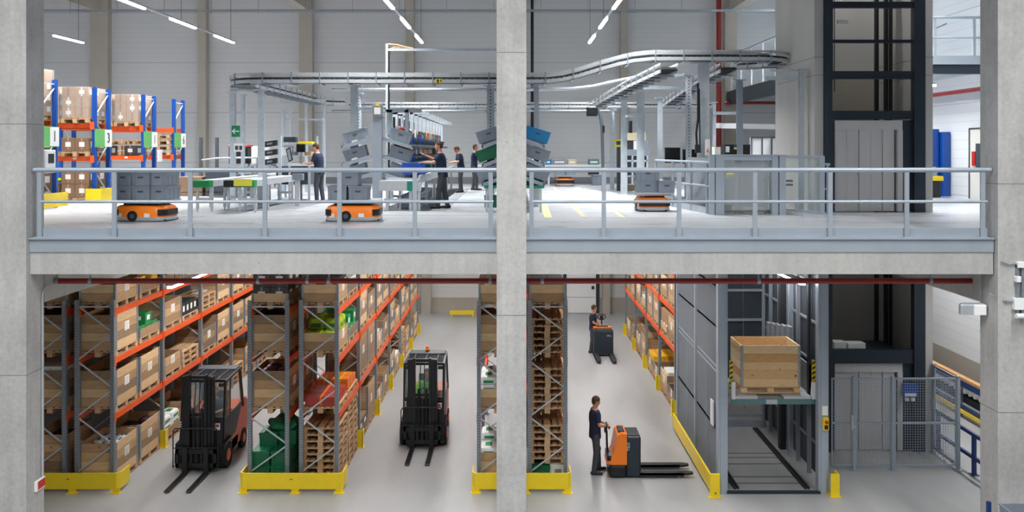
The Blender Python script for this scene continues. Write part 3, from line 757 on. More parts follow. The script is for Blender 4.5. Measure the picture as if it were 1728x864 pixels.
CRL = {n: Proto(make_crate(n, labelside=-1)) for n in (1, 2, 3, 4)}
def pbox(name, m, sx, sy, sz, cat, tape=None, lid=None, r=.01, mark=None):
    t = thing(name, (0, 0, 0), name, cat)
    G().bev(-sx/2, sx/2, -sy/2, sy/2, 0, sz, r).done('body', m, t)
    if tape: G().box(-.025, .025, -sy/2-.002, sy/2+.002, sz*.15, sz+.002).done('tape', tape, t)
    if mark: G().box(sx/2-.001, sx/2+.003, -sy*.25, sy*.2, sz*.3, sz*.75).box(-sx/2-.003, -sx/2+.001, -sy*.25, sy*.2, sz*.3, sz*.75).box(-sx*.2, sx*.2, -sy/2-.003, -sy/2+.001, sz*.35, sz*.7).done('label', mark, t)
    return Proto(t)
def pbag(name, m, sx, sy, sz, m2):
    t = thing(name, (0, 0, 0), name, 'bag')
    G().bev(-sx/2, sx/2, -sy/2, sy/2, 0, sz, min(sz*.42, .07)).done('sack', m, t, smooth=True)
    g = G().box(-sx*.3, sx*.3, -sy/2-.003, -sy/2+.01, sz*.12, sz*.5).box(sx/2-.01, sx/2+.003, -sy*.3, sy*.3, sz*.12, sz*.5).box(-sx/2-.003, -sx/2+.01, -sy*.3, sy*.3, sz*.12, sz*.5).box(-sx*.2, sx*.2, -sy*.25, sy*.25, sz-.01, sz+.002)
    g.done('printed_band', m2, t)
    return Proto(t)
def make_tote(m, name='tote', sx=.4, sy=.6, h=.3, lid=False, cat='tote'):
    t = thing(name, (0, 0, 0), name, cat)
    g = G(); a = sx/2; b = sy/2; T = .012; k = .965
    O = [(-a*k, -b*k, 0), (a*k, -b*k, 0), (a*k, b*k, 0), (-a*k, b*k, 0), (-a, -b, h), (a, -b, h), (a, b, h), (-a, b, h)]
    I = [(-a*k+T, -b*k+T, .015), (a*k-T, -b*k+T, .015), (a*k-T, b*k-T, .015), (-a*k+T, b*k-T, .015), (-a+T, -b+T, h), (a-T, -b+T, h), (a-T, b-T, h), (-a+T, b-T, h)]
    g.add(O+I, [(0, 3, 2, 1), (0, 1, 5, 4), (1, 2, 6, 5), (2, 3, 7, 6), (3, 0, 4, 7), (8, 9, 10, 11), (8, 12, 13, 9), (9, 13, 14, 10), (10, 14, 15, 11), (11, 15, 12, 8), (4, 5, 13, 12), (5, 6, 14, 13), (6, 7, 15, 14), (7, 4, 12, 15)])
    for z0, z1, e in ((h-.03, h, .012), (h-.075, h-.06, .006)):
        g.box(-a-e, a+e, -b-e, -b+.004, z0, z1).box(-a-e, a+e, b-.004, b+e, z0, z1).box(-a-e, -a+.004, -b, b, z0, z1).box(a-.004, a+e, -b, b, z0, z1)
    for x in (-a*.62, a*.62):
        for s in (-1, 1): g.bar((x*k, s*b*k, .01), (x, s*b, h-.07), .014, .02)
    for y in (-b*.62, 0, b*.62):
        for s in (-1, 1): g.bar((s*a*k, y*k, .01), (s*a, y, h-.07), .014, .02)
    g.done('shell', m, t)
    if lid: G().box(-a, a, -b, b, h-.002, h+.014).box(-.03, .03, -b*.6, b*.6, h+.014, h+.024).done('lid', m, t)
    G().box(-.06, .06, -b-.006, -b+.01, h-.14, h-.1).box(-.06, .06, b-.01, b+.006, h-.14, h-.1).done('handle', 'tote_dark', t)
    return t
IT = {
 'carton2': pbox('cardboard_box', 'cardboard', .38, .38, .3, 'box', 'cardboard_dark'),
 'carton': pbox('cardboard_box', 'cardboard', .38, .38, .3, 'box', 'offwhite', mark='paper'),
 'dcarton': pbox('cardboard_box', 'cardboard_dark', .39, .58, .4, 'box', 'cardboard', mark='paper'),
 'green': pbox('green_carton', 'green', .36, .36, .26, 'box', mark='paper'),
 'blackb': pbox('black_carton', 'black_matte', .36, .27, .34, 'box', mark='paper'),
 'flat': pbox('flat_orange_carton', 'orange_box', .36, .36, .09, 'box', 'yellow_box'),
 'flaty': pbox('flat_yellow_carton', 'yellow_box', .36, .36, .09, 'box', 'orange_box'),
 'flatr': pbox('flat_red_carton', 'packet0', .7, .36, .1, 'box', 'orange_box'),
 'blue': pbag('blue_white_packet', 'white', .2, .28, .14, 'blue'),
 'redb': pbag('dark_red_bundle', 'packet4', .3, .34, .16, 'packet7'),
 'lime': pbag('lime_sack', 'lime', .36, .36, .24, 'lime_dark'),
 'gw': pbag('green_white_sack', 'white', .37, .56, .16, 'green'),
 'whiteb': pbox('white_carton', 'offwhite', .37, .37, .32, 'box', mark='packet2'),
 'wrap': pbox('film_wrapped_box', 'dark_wrap', .39, .57, .34, 'box', 'packet2', mark='paper'),
 'gtote': Proto(make_tote('tote_green', 'green_tote', lid=True)),
 'gdbox': pbox('grey_cyan_carton', 'tote', .36, .36, .3, 'box', mark='cyan_bin'),
}
NTH = ['first', 'second', 'third', 'fourth', 'fifth', 'sixth', 'seventh', 'eighth', 'ninth', 'tenth', 'eleventh', 'twelfth']
NAMES = {'carton': 'brown cardboard box', 'dcarton': 'brown cardboard box', 'green': 'green carton', 'blackb': 'black carton', 'flat': 'flat orange carton',
 'flaty': 'flat yellow carton', 'flatr': 'flat red carton', 'blue': 'blue-white packet', 'redb': 'dark red bundle', 'lime': 'lime green sack', 'gw': 'green-white sack', 'whiteb': 'off-white carton',
 'wrap': 'dark wrapped box', 'gtote': 'green tote', 'gdbox': 'grey carton'}
def grid(kind, cx, cy, z, nx, ny, nz, sx, sy, sz, where, rnd=.0, rz=0):
    for k in range(nz):
        for i in range(nx):
            for j in range(ny):
                if rnd and k == nz-1 and random.random() < rnd: continue
                ws = [] if nz == 1 else [['bottom', 'top'], ['bottom', 'middle', 'top'], ['bottom', 'second', 'third', 'top']][nz-2][k:k+1]
                if ny > 1: ws.append({2: ['nearer', 'farther'], 3: ['near', 'central', 'far'], 4: ['nearest', 'near', 'far', 'farthest']}[ny][j])
                if nx > 1: ws.append({2: ['left', 'right'], 3: ['left', 'mid', 'right']}[nx][i])
                kk = kind+'2' if kind == 'carton' and random.random() < .6 else kind
                IT[kk].put((cx+(i-(nx-1)/2)*sx, cy+(j-(ny-1)/2)*sy, z+k*sz), (0, 0, rz), '%s %s, %s' % (' '.join(ws), NAMES[kind], where), '%ss, %s' % (NAMES[kind], where))
def load(spec, cx, cy, z, where, side=1):
    """spec: p3 = three pallets; c4 = pallet plus four collars; c4+blue = with goods; items alone stand on the pallet"""
    z += .002
    base, _, top = spec.partition('+')
    if base.startswith('p'):
        n = int(base[1:])
        for k in range(n):
            PAL.put((cx+random.uniform(-.012, .012), cy+random.uniform(-.015, .015), z+k*.1455), (0, 0, random.uniform(-.01, .01)),
                    ('%s empty pallet from the bottom, ' % NTH[k] if n > 1 else 'single empty wooden pallet, ')+where, 'empty pallets, '+where if n > 1 else None)
        z2 = z+n*.1455+.001; inner = z2
    else:
        PAL.put((cx, cy, z), (0, 0, 0), 'loaded wooden pallet, '+where)
        z2 = z+.146; inner = z2
        if base.startswith('c'):
            n = int(base[1:])
            (CR if side > 0 or n > 4 else CRL)[n].put((cx, cy, z2), (0, 0, 0), ('%s-board-high wooden crate, ' % ['', 'one', 'two', 'three', 'four', 'five'][n])+where)
            z2 += .2*n
            inner = z2-.2 if n > 1 else inner
            if n > 1:
                tag(G().box(-.37, .37, -.57, .57, 0, .2*(n-1)-.03).done('packed_goods', random.choice(['cardboard_dark', 'black_matte', 'packet7', 'cardboard_dark']), at=(cx, cy, z+.147)),
                    'dark packed goods filling the crate, '+where, 'goods')
                inner = z+.147+.2*(n-1)-.03
    if top:
        y = cy; w_ = where
        if top == 'blue': grid('blue', cx, y, inner, 3, 3, 1, .24, .33, .14, w_, .2)
        elif top == 'redb': grid('redb', cx, y, inner, 2, 3, 1, .34, .37, .16, w_, .3)
        elif top == 'lime': grid('lime', cx, y, inner, 2, 3, 2, .37, .37, .24, w_, .15)
        elif top == 'green': grid('green', cx, y, inner, 2, 3, 2, .37, .37, .265, w_, .3)
        elif top == 'blackb': grid('blackb', cx, y, inner, 2, 4, 1, .37, .285, .34, w_)
        elif top == 'flat': grid('flat', cx, y, inner, 2, 3, 3, .37, .375, .092, w_, .3); 
        elif top == 'flaty': grid('flaty', cx, y, inner, 2, 3, 4, .37, .375, .092, w_, .3)
        elif top == 'flatr': grid('flatr', cx, y, inner, 1, 3, 2, .72, .375, .102, w_, .3)
        elif top == 'gw': grid('gw', cx, y, inner, 2, 2, 3, .375, .57, .165, w_, .2)
        elif top == 'whiteb': grid('whiteb', cx, y, inner, 2, 3, 1, .375, .375, .32, w_, .3)
        elif top == 'dcarton': grid('dcarton', cx, y, inner, 2, 2, 1, .395, .585, .4, w_)
        elif top == 'carton': grid('carton', cx, y, inner, 2, 3, 2, .385, .385, .302, w_, .25)
        elif top == 'wrap': grid('wrap', cx, y, inner, 2, 2, 2, .395, .58, .345, w_)
        elif top == 'gtote': grid('gtote', cx, y, inner, 1, 2, 3, .4, .0, 0, w_)
        elif top == 'gdbox': grid('gdbox', cx, y, inner, 2, 3, 1, .375, .375, .3, w_)
        elif top == 'paper':
            g = G()
            for q in range(5):
                a = random.uniform(-.25, .2); b = random.uniform(-.45, .4); g.quad((a-.15, b-.12, .01+.02*q), (a+.15, b-.1, .03+.02*q), (a+.13, b+.14, .08+.01*q), (a-.13, b+.1, .02+.02*q))
            tag(g.done('wrapping_paper', 'paper', at=(cx, cy, inner)), 'crumpled white wrapping paper, '+where, 'paper')
LN = ['floor level', 'first beams', 'second beams', 'top beams']
def fill(rk, y0, levels, table, nm, side=1):
    cx = (rk[0]+rk[1])/2
    for lv, row in enumerate(table):
        z = 0 if lv == 0 else levels[lv-1]
        for i, sp in enumerate(row):
            if not sp: continue
            bay, sl = divmod(i, 2)
            cy = y0+bay*2.8+.13+.62+sl*1.31
            load(sp, cx, cy, z, '%s, %s, %s load back' % (LN[lv], nm, ORD[i]) if len(row) > 1 else '%s, %s' % (LN[lv], nm), side)
fill(RA, 20.0, LV, [
 ['c4+blue', 'c4+redb', 'c1+gw', 'c3', 'c4', 'c3', 'p4', 'c4', 'c3', 'c4', 'c4', 'c3'],
 ['c4+paper', 'c4+paper', 'c2+paper', 'p3', 'c3', 'c4', 'c4', 'c4', 'c3', 'c4', 'c2', 'c4'],
 ['c4', 'c1+green', 'c3', 'p1+blackb', 'p3+paper', 'c4', 'c4', 'c3+whiteb', 'c4', 'c4', 'c3', 'c4'],
 ['c2', 'c1+flaty', 'c1', 'c1+blackb', 'c2', 'c4', 'c4', 'c4', 'c3', 'c4', 'c4', 'c3']], 'far left rack')
fill(RAL, 20.0, LV, [['c5'], ['c4+whiteb'], ['c4'], ['c2+paper']], 'half hidden left bay')
fill(RBL, 20.0, LV, [['p1', ''], ['c4+redb', 'c3'], ['c4+redb', 'c4'], ['c1+wrap', 'c1+wrap']], 'green tote rack')
fill(RB, 20.0, LV, [
 ['p9', 'p11', 'c1+dcarton', 'c5', 'c2', 'c3', 'c4', 'c2+whiteb', 'p8', 'c4', 'c3', 'c4'],
 ['p1+flatr', 'p1+flat', 'c5', 'c5', 'c2+whiteb', 'c3', 'c4', 'c2', 'c4', 'c3', 'c4', 'c4'],
 ['c2+lime', 'c1+green', 'c4', 'c3', 'c4', 'c4', 'c1+whiteb', 'c4', 'c4', 'c4', 'c3', 'c4'],
 ['c2+blackb', 'c1+whiteb', 'c4', 'c4', 'c3', 'c4', 'c4', 'c4', 'c4', 'c3', 'c4', 'c4']], 'rack beside middle forklift')
fill(RCL, 20.0, LV, [['c3+gw'], ['c2+gw'], ['c4'], ['c2+dcarton']], 'rack left of middle column')
fill(RC, 20.0, LV, [['', 'p9'], ['p7', 'p8'], ['p6', 'p7'], ['c2+gdbox', 'c1+carton']], 'rack right of middle column')
fill(RD, 25.5, LVD, [
 ['c2+redb', 'c3+whiteb', 'c2', 'c2+flaty', 'c4', 'c3+dcarton', 'p5', 'c3'],
 ['c3+carton', 'c1+carton', 'c4', 'c4', 'c1+whiteb', 'c3', 'c4', 'c2'],
 ['c4', 'c3', 'c2+carton', 'c4', 'c4', 'c3', 'c4', 'c4'],
 ['c3', 'c4', 'c4', 'c3', 'c4', 'c4', 'c4', 'c3']], 'right aisle rack', -1)
# tall pallet stack in the right half rack foot: green tote, white boxes, then pallets
cx = .765
for i in range(2): IT['gtote'].put((.62, 20.42+i*.62, 0.148), (0, 0, 0), 'green lidded tote at the foot of the rack right of the middle column, %s one' % ['nearer', 'farther'][i])
PAL.put((cx, 20.75, 0), (0, 0, 0), 'pallet under the green tote right of the middle column')
for k in range(1): IT['whiteb'].put((1.0, 20.36, .148), (0, 0, 0), 'off-white carton beside the green tote right of the middle column')
for k in range(6): PAL.put((cx+.01*math.sin(k*2), 20.75, .5+k*.1455), (0, 0, 0), '%s empty pallet from the bottom of the stack on the green totes' % NTH[k], 'empty pallets above the green tote')
# green totes at the foot of the rack between the forklifts
gt = [(-5.63, 20.4, .15), (-5.2, 20.4, .15), (-5.63, 21.03, .15), (-5.2, 21.03, .15), (-5.63, 20.42, .465), (-5.2, 20.42, .465), (-5.2, 21.05, .465), (-5.55, 20.75, .78), (-5.15, 20.9, .78)]
gn = ['bottom near left', 'bottom near right', 'bottom far left', 'bottom far right', 'second-layer near left', 'second-layer near right', 'second-layer far', 'top left', 'top right']
for (x, y, z), q in zip(gt, gn): IT['gtote'].put((x, y, z), (0, 0, random.uniform(-.02, .02)), q+' dark green lidded tote in the pile beside the left forklift', 'green totes beside the left forklift')
g = G().sph((0, 0, .06), (.36, .5, .17), 22, 14); g.v = [(a_+.03*math.sin(17*b_+5*c_), b_+.03*math.sin(13*a_), max(-.02, c_+.05*math.sin(11*a_+9*b_))) for a_, b_, c_ in g.v]
tag(g.done('green_tarpaulin', 'tote_green', at=(-5.3, 21.0, 1.1), smooth=True), 'crumpled dark green cover on the pile of green totes', 'cover')
# the new crate on the hoist
NEWC = thing('pallet_collar_crate', (5.76, 20.7, 2.2), 'large pale new wooden crate raised on the hoist platform', 'crate')
g = G()
hx, hy, T = .66, .5, .025
for k in range(5):
    z0 = k*.185+.002+.16-.16; z1 = z0+.181
    for s in (-1, 1):
        g.box(-hx, hx, s*hy-(T if s > 0 else 0), s*hy+(0 if s > 0 else T), z0, z1)
        g.box(s*hx-(T if s > 0 else 0), s*hx+(0 if s > 0 else T), -hy+T, hy-T, z0, z1)
g.done('boards', 'wood_fresh', NEWC)
g = G()
for k in range(5):
    for sx in (-1, 1):
        for sy in (-1, 1):
            z0 = k*.185+.01; g.box(sx*hx-(.05 if sx > 0 else 0), sx*hx+(0 if sx > 0 else .05), sy*hy-.008, sy*hy+.008, z0, z0+.165); g.box(sx*hx-.008, sx*hx+.008, sy*hy-(.05 if sy > 0 else 0), sy*hy+(0 if sy > 0 else .05), z0, z0+.165)
g.done('corner_hinges', 'galv', NEWC)
np_ = thing('pallet', (5.76, 20.7, 2.05), 'wooden pallet under the new crate on the hoist platform', 'pallet')
g = G()
for i in range(6):
    y = -hy+.07+i*(2*hy-.14)/5; g.box(-hx, hx, y-.06, y+.06, .12, .148)
g.done('top_boards', 'wood_fresh', np_)
g = G()
for x in (-hx+.07, 0, hx-.07):
    for y in (-hy+.07, 0, hy-.07): g.box(x-.07, x+.07, y-.07, y+.07, .022, .12)
g.done('blocks', 'wood_fresh', np_)
g = G()
for y in (-hy+.07, 0, hy-.07): g.box(-hx, hx, y-.05, y+.05, 0, .022)
g.done('skids', 'wood_fresh', np_)

# ------------------------------------------------------------------ forklifts
def forklift(x, y, label):
    """y is the front of the fork carriage; forks point to -y"""
    t = thing('forklift', (x, y, 0), label, 'forklift')
    def d(n, g, m, p=t, smooth=False): return g.done(n, m, p, smooth=smooth)
    for s in (-1, 1):
        sx = s*.24
        g = G().prism([(-1.15, .03), (-1.13, .055), (-.02, .07), (-.02, .03)], 'x', sx-.055, sx+.055); g.box(sx-.055, sx+.055, -.05, 0, .03, .62)
        d('fork', g, 'black')
    g = G()
    for z in (.16, .48): g.box(-.46, .46, .0, .05, z, z+.1)
    g.box(-.46, -.40, 0, .05, .16, .58).box(.40, .46, 0, .05, .16, .58)
    for xx in (-.12, 0, .12): g.box(xx-.025, xx+.025, .02, .05, .2, .52)
    d('fork_carriage', g, 'black')
    g = G().tube([(-.52, -.01, .16), (-.52, -.01, 1.0), (-.47, -.01, 1.07), (.47, -.01, 1.07), (.52, -.01, 1.0), (.52, -.01, .16)], .014); g.tube([(-.52, -.01, .62), (.52, -.01, .62)], .012)
    g.tube([(-.52, -.01, .2), (-.44, .02, .2)], .012).tube([(.52, -.01, .2), (.44, .02, .2)], .012)
    d('load_backrest', g, 'black')
    for s in (-1, 1):
        g = G()
        for k, xo in enumerate((.2, .27, .34)):
            g.box(s*xo-.028, s*xo+.028, .06+.04*k, .2+.03*k, .08, 2.28-.03*k); g.box(s*xo-.035, s*xo+.035, .05+.04*k, .065+.04*k, .08, 2.27-.03*k)
        g.box(s*.27-.1, s*.27+.1, .08, .2, 2.18, 2.24)
        d('mast_rail', g, 'black')
    g = G()
    for z in (2.17, 1.3, .3): g.box(-.34, .34, .16, .24, z, z+.07)
    d('mast_crossbar', g, 'black')
    g = G().cyl((-.1, .14, .15), (-.1, .14, 1.5), .03).cyl((.1, .14, .15), (.1, .14, 1.5), .03).cyl((0, .15, .15), (0, .15, 1.25), .045)
    d('lift_cylinder', g, 'black_matte', smooth=True)
    g = G()
    for q in (-.05, .05): g.tube([(q, .1, .6), (q*1.3, .06, 1.2), (q, .1, 1.75), (q, .16, 2.15)], .012)
    d('hose', g, 'black', smooth=True)
    # wheels
    for sx, yy, r, wd in ((-.49, .55, .29, .2), (.49, .55, .29, .2), (-.44, 2.0, .23, .17), (.44, 2.0, .23, .17)):
        wv = d('wheel', G().cyl((sx-wd/2, yy, r), (sx+wd/2, yy, r), r, n=24), 'rubber', smooth=True)
        g = G(); o_ = 1 if sx > 0 else -1
        g.cyl((sx+o_*wd/2, yy, r), (sx+o_*(wd/2+.012), yy, r), r*.5, r*.42, 16); d('hub', g, 'orange_dark', wv, True)
        g = G()
        for q in range(20):
            a = 2*PI*q/20; g.bar((sx-wd/2, yy+math.cos(a)*r, r+math.sin(a)*r), (sx+wd/2, yy+math.cos(a+.15)*r, r+math.sin(a+.15)*r), .03, .018)
        d('tread', g, 'rubber', wv)
    # chassis and orange body
    g = G().bev(-.5, .5, .3, 1.6, .12, .5, .04); g.prism([(.25, .32), (.85, .32), (.8, .66), (.3, .62)], 'x', -.58, -.38).prism([(.25, .32), (.85, .32), (.8, .66), (.3, .62)], 'x', .38, .58)
    d('chassis', g, 'black')
    for s in (-1, 1):
        g = G().prism([(.85, .2), (2.3, .28), (2.42, .5), (2.42, 1.05), (2.2, 1.22), (1.85, 1.2), (1.35, .95), (1.1, .55), (.85, .45)], 'x', s*.5-(.06 if s > 0 else 0), s*.5+(0 if s > 0 else .06))
        d('side_cover', g, 'orange_dark')
    g = G().prism([(1.5, .25), (2.46, .3), (2.5, .6), (2.46, 1.0), (2.2, 1.15), (1.5, 1.1)], 'x', -.47, .47); d('counterweight', g, 'orange_dark')
    g = G().prism([(.28, .5), (.42, 1.2), (.5, 1.2), (.5, .5)], 'x', -.5, .5); d('front_panel', g, 'black_matte')
    # cab
    g = G()
    for s in (-1, 1):
        g.bar((s*.5, .42, .6), (s*.5, .6, 2.02), .05, .06).bar((s*.5, 1.95, 1.05), (s*.48, 1.75, 2.04), .06, .07).bar((s*.5, .6, 2.0), (s*.48, 1.78, 2.04), .05, .06)
        g.bar((s*.5, .9, .5), (s*.5, .95, 2.02), .03, .03)
    g.bar((-.5, .6, 2.02), (.5, .6, 2.02), .06, .06).bar((-.48, 1.76, 2.04), (.48, 1.76, 2.04), .07, .08)
    d('cab_frame', g, 'black')
    g = G().bar((-.3, .62, 2.05), (-.3, 1.76, 2.07), .03)
    for k in range(9): g.bar((-.47, .68+k*.12, 2.04), (.47, .68+k*.12, 2.04), .022, .03)
    for xx in (-.3, 0, .3): g.bar((xx, .62, 2.05), (xx, 1.76, 2.06), .022, .03)
    g.bev(-.48, .48, 1.45, 1.85, 2.05, 2.1, .02)
    d('roof_guard', g, 'dark_grey')
    d('side_door', G().prism([(.5, .5), (1.35, .6), (1.8, 1.1), (1.85, 1.2), (.55, 1.15)], 'x', .49, .515).prism([(.5, .5), (1.35, .6), (1.8, 1.1), (1.85, 1.2), (.55, 1.15)], 'x', -.515, -.49), 'dark_grey')
    g = G().quad((.51, .55, 1.18), (.51, 1.85, 1.2), (.49, 1.75, 2.0), (.51, .62, 2.0)).quad((-.51, .55, 1.18), (-.51, 1.85, 1.2), (-.49, 1.75, 2.0), (-.51, .62, 2.0)).quad((-.48, .45, 1.2), (.48, .45, 1.2), (.48, .58, 2.0), (-.48, .58, 2.0))
    d('window', g, 'glass_tint')
    g = G().bev(-.26, .26, 1.05, 1.55, .75, .9, .05).prism([(1.45, .88), (1.6, .88), (1.72, 1.5), (1.6, 1.52)], 'x', -.24, .24); d('seat', g, 'black_matte')
    g = G().cyl((0, .62, .95), (0, .78, 1.2), .03)
    for q in range(16):
        a = 2*PI*q/16; b = 2*PI*(q+1)/16
        g.cyl((.17*math.cos(a), .78-.06*math.sin(a), 1.2+.16*math.sin(a)), (.17*math.cos(b), .78-.06*math.sin(b), 1.2+.16*math.sin(b)), .014, n=6)
    d('steering_wheel', g, 'black')
    g = G().box(.36, .47, .27, .29, .95, 1.1); sg = d('warning_sticker', g, 'white'); d('red_mark', G().box(.38, .45, .262, .272, 1.02, 1.08), 'red', sg)
    for s in (-1, 1): d('lamp', G().bev(s*.42-.06, s*.42+.06, .5, .58, 1.9, 1.98, .01), 'black_matte')
    for q in range(3): d('marking', G().box(-.46, -.42, .265, .275, 1.02+q*.05, 1.045+q*.05), 'white')
    return t
FK1 = forklift(-7.33, 20.85, 'orange and black forklift in the left aisle, forks towards the viewer')
FK2 = forklift(-2.28, 22.55, 'orange and black forklift with a green-jacketed driver in the middle aisle')
b_ = thing('beacon', (-2.3, 24.2, 2.11), 'small orange beacon on the roof of the middle forklift', 'beacon')
G().cyl((0, 0, 0), (0, 0, .03), .06).done('base', 'black', b_); G().cyl((0, 0, .03), (0, 0, .13), .05, .04).done('lens', 'orange_bright', b_, smooth=True)

# ------------------------------------------------------------------ pallet trucks
def pallet_truck(x, y, rz, label, th=0):
    """forks along +x; tiller at -x end"""
    t = thing('pallet_truck', (x, y, 0), label, 'pallet truck', rz=rz)
    def d(n, g, m, p=t, smooth=False): return g.done(n, m, p, smooth=smooth)
    for s in (-1, 1):
        g = G().prism([(.6, s*.27-.09), (1.68, s*.27-.09), (1.82, s*.27-.04), (1.82, s*.27+.04), (1.68, s*.27+.09), (.6, s*.27+.09)], 'z', .07, .12)
        g.box(.6, 1.6, s*.27-.09, s*.27-.08, .04, .12).box(.6, 1.6, s*.27+.08, s*.27+.09, .04, .12)
        f = d('fork', g, 'black_matte'); d('load_wheel', G().cyl((1.5, s*.27-.05, .045), (1.5, s*.27+.05, .045), .044, n=14), 'galv', f, True)
        d('fork_slot', G().box(1.42, 1.62, s*.27-.045, s*.27+.045, .1205, .124), 'black', f)
    d('battery_box', G().bev(.28, .62, -.36, .36, .05, .95, .04), 'dark_steel')
    g = G().prism([(-.06, .3), (.3, .3), (.3, 1.0), (.18, 1.02), (.08, .96), (.0, .55), (-.06, .45)], 'y', -.34, .34); d('motor_cover', g, 'orange_bright')
    g = G().bev(-.1, .3, -.37, .37, .04, .3, .05); d('drive_skirt', g, 'black'); d('nose_cover', G().bev(-.16, .16, -.31, .31, .3, .4, .06), 'orange_bright')
    d('drive_wheel', G().cyl((.1, -.1, .06), (.1, .1, .06), .06, n=14), 'rubber', smooth=True)
    d('top_panel', G().box(.2, .6, -.3, .3, .955, .965).bev(.12, .26, -.2, .2, 1.0, 1.04, .01), 'black_matte')
    d('bumper_band', G().bev(-.14, .1, -.3, .3, .38, .5, .03), 'black')
    g = G().tube([(-.08, 0, .44), (-.12, 0, .6), (-.13, 0, .98+th)], .025); tl = d('tiller', g, 'black', smooth=True)
    g = G()
    for q in range(14):
        a = 2*PI*q/14; b = 2*PI*(q+1)/14
        g.cyl((-.15+.02*math.sin(a), .15*math.cos(a), 1.06+th+.11*math.sin(a)), (-.15+.02*math.sin(b), .15*math.cos(b), 1.06+th+.11*math.sin(b)), .018, n=6)
    g.bev(-.18, -.12, -.06, .06, .97+th, 1.12+th, .01)
    d('tiller_grip', g, 'black', tl, True)
    return t
pt = pallet_truck(2.30, 20.98, 0, 'orange electric pallet truck held by the man in the foreground aisle')
text('lettering', 'STILL', .085, 'white', pt, (.325, -.363, .72), (PI/2, PI/2, 0))
p2 = pallet_truck(3.28, 33.4, -PI/2, 'black and orange pallet truck facing the viewer, farther down the aisle', .24)
text('lettering', 'STILL', .07, 'white', p2, (.625, .2, .75), (PI/2, 0, PI/2))
# yellow barrier far back
t = thing('floor_barrier', (-2.3, 40.6, 0), 'low yellow barrier by the back wall', 'barrier')
G().box(-2.85, -1.75, 40.5, 40.56, .12, .3).done('rail', 'yellow', t, world=True)
for x in (-2.8, -1.85): G().box(x, x+.06, 40.5, 40.9, 0, .14).done('foot', 'yellow', t, world=True)

# ------------------------------------------------------------------ right side conveyor and blue rail
t = thing('roller_conveyor', (12.75, 24, 0), 'long low conveyor with blue frame and yellow edge by the right wall', 'conveyor')
G().box(12.6, 12.66, 17, 34, .22, .34).done('lower_rail', 'blue_dark', t, world=True)
G().box(12.56, 12.6, 17, 34, .12, .22).done('yellow_edge', 'yellow', t, world=True)
G().box(12.6, 12.66, 17, 34, .85, 1.02).done('side_rail', 'blue_dark', t, world=True)
G().box(12.62, 12.78, 17, 34, 1.02, 1.1).done('top_board', 'wood_fresh', t, world=True)
g = G()
for i in range(60): g.cyl((12.64, 17.2+i*.28, .72), (13.3, 17.2+i*.28, .72), .06, n=10)
o = g.done('rollers', 'white', t, world=True, smooth=True)
G().box(12.7, 12.74, 17, 34, .38, .55).box(12.9, 12.94, 17, 34, .38, .8).done('cable_duct', 'black_matte', t, world=True)
for i in range(9): G().box(12.6, 12.7, 17.5+i*2, 17.6+i*2, 0, 1.0).done('leg', 'galv', t, world=True)
t = thing('barrier_rail', (10.7, 20.8, 0), 'dark blue steel barrier rail right of the mesh fence', 'barrier')
for y in (19.6, 20.85, 22.6): G().box(10.6, 10.68, y-.04, y+.04, 0, .95).box(10.55, 10.73, y-.1, y+.1, 0, .015).done('post', 'blue_dark', t, world=True)
for z in (.35, .88): G().box(10.61, 10.67, 19.6, 24.5, z, z+.08).done('rail', 'blue_dark', t, world=True)
# column fittings
t = thing('wall_lamp', (8.4, 16.2, 4.55), 'grey and white oval wall lamp on the right column', 'lamp')
G().bev(8.02, 8.47, 16.15, 16.3, 4.55, 4.75, .04).done('housing', 'lamp_body', t, world=True)
G().bev(8.22, 8.44, 16.08, 16.16, 4.56, 4.74, .02).done('diffuser', 'white', t, world=True)
t = thing('conduit', (8.95, 15.76, 4.9), 'white conduit with junction boxes on the right column', 'conduit')
G().box(8.78, 8.82, 15.74, 15.8, 4.6, 5.5).box(8.86, 8.93, 15.73, 15.8, 4.6, 5.5).tube([(8.52, 15.77, 5.55), (8.65, 15.77, 5.5), (8.95, 15.77, 5.54), (9.3, 15.77, 5.54)], .012).tube([(8.45, 16.0, 4.95), (8.6, 15.76, 4.86), (9.1, 15.76, 4.86)], .018).done('pipes', 'galv', t, world=True)
for a in ((8.78, 8.92, 5.45, 5.55), (8.72, 8.92, 4.72, 4.92), (8.76, 8.84, 5.2, 5.3)): G().bev(a[0], a[1], 15.7, 15.8, a[2], a[3], .01).done('junction_box', 'white', t, world=True)
t = thing('security_camera', (8.95, 15.7, 4.65), 'white security camera at the end of the column conduit', 'camera')
G().cyl((8.72, 15.66, 4.62), (8.95, 15.66, 4.62), .045).done('body', 'white', t, world=True, smooth=True)
G().sph((9.0, 15.62, 4.6), .055).done('dome', 'black', t, world=True, smooth=True)
tag(G().tube([(8.44, 16.3, 4.75), (8.44, 16.3, 5.3)], .015).done('cable', 'galv'), 'thin cable above the oval wall lamp', 'cable')
t = thing('fire_alarm_box', (-8.5, 16.2, 1.5), 'red and white alarm box low on the left column', 'alarm')
G().box(-8.515, -8.47, 16.05, 16.35, 1.42, 1.6).done('housing', 'white', t, world=True); G().box(-8.47, -8.465, 16.1, 16.34, 1.44, 1.58).done('call_point', 'red', t, world=True)
tag(G().tube([(-8.5, 16.3, 1.6), (-8.5, 16.3, 4.9), (-8.5, 16.45, 5.05)], .014).done('conduit', 'galv_light'), 'thin grey conduit rising from the alarm box on the left column', 'conduit')
t = thing('tote_cart', (8.7, 14.8, 0), 'blue framed cart at the lower right corner', 'cart')
g = G()
for x in (7.95, 9.4):
    for y in (14.3, 15.1): g.box(x-.03, x+.03, y-.03, y+.03, .1, 1.62)
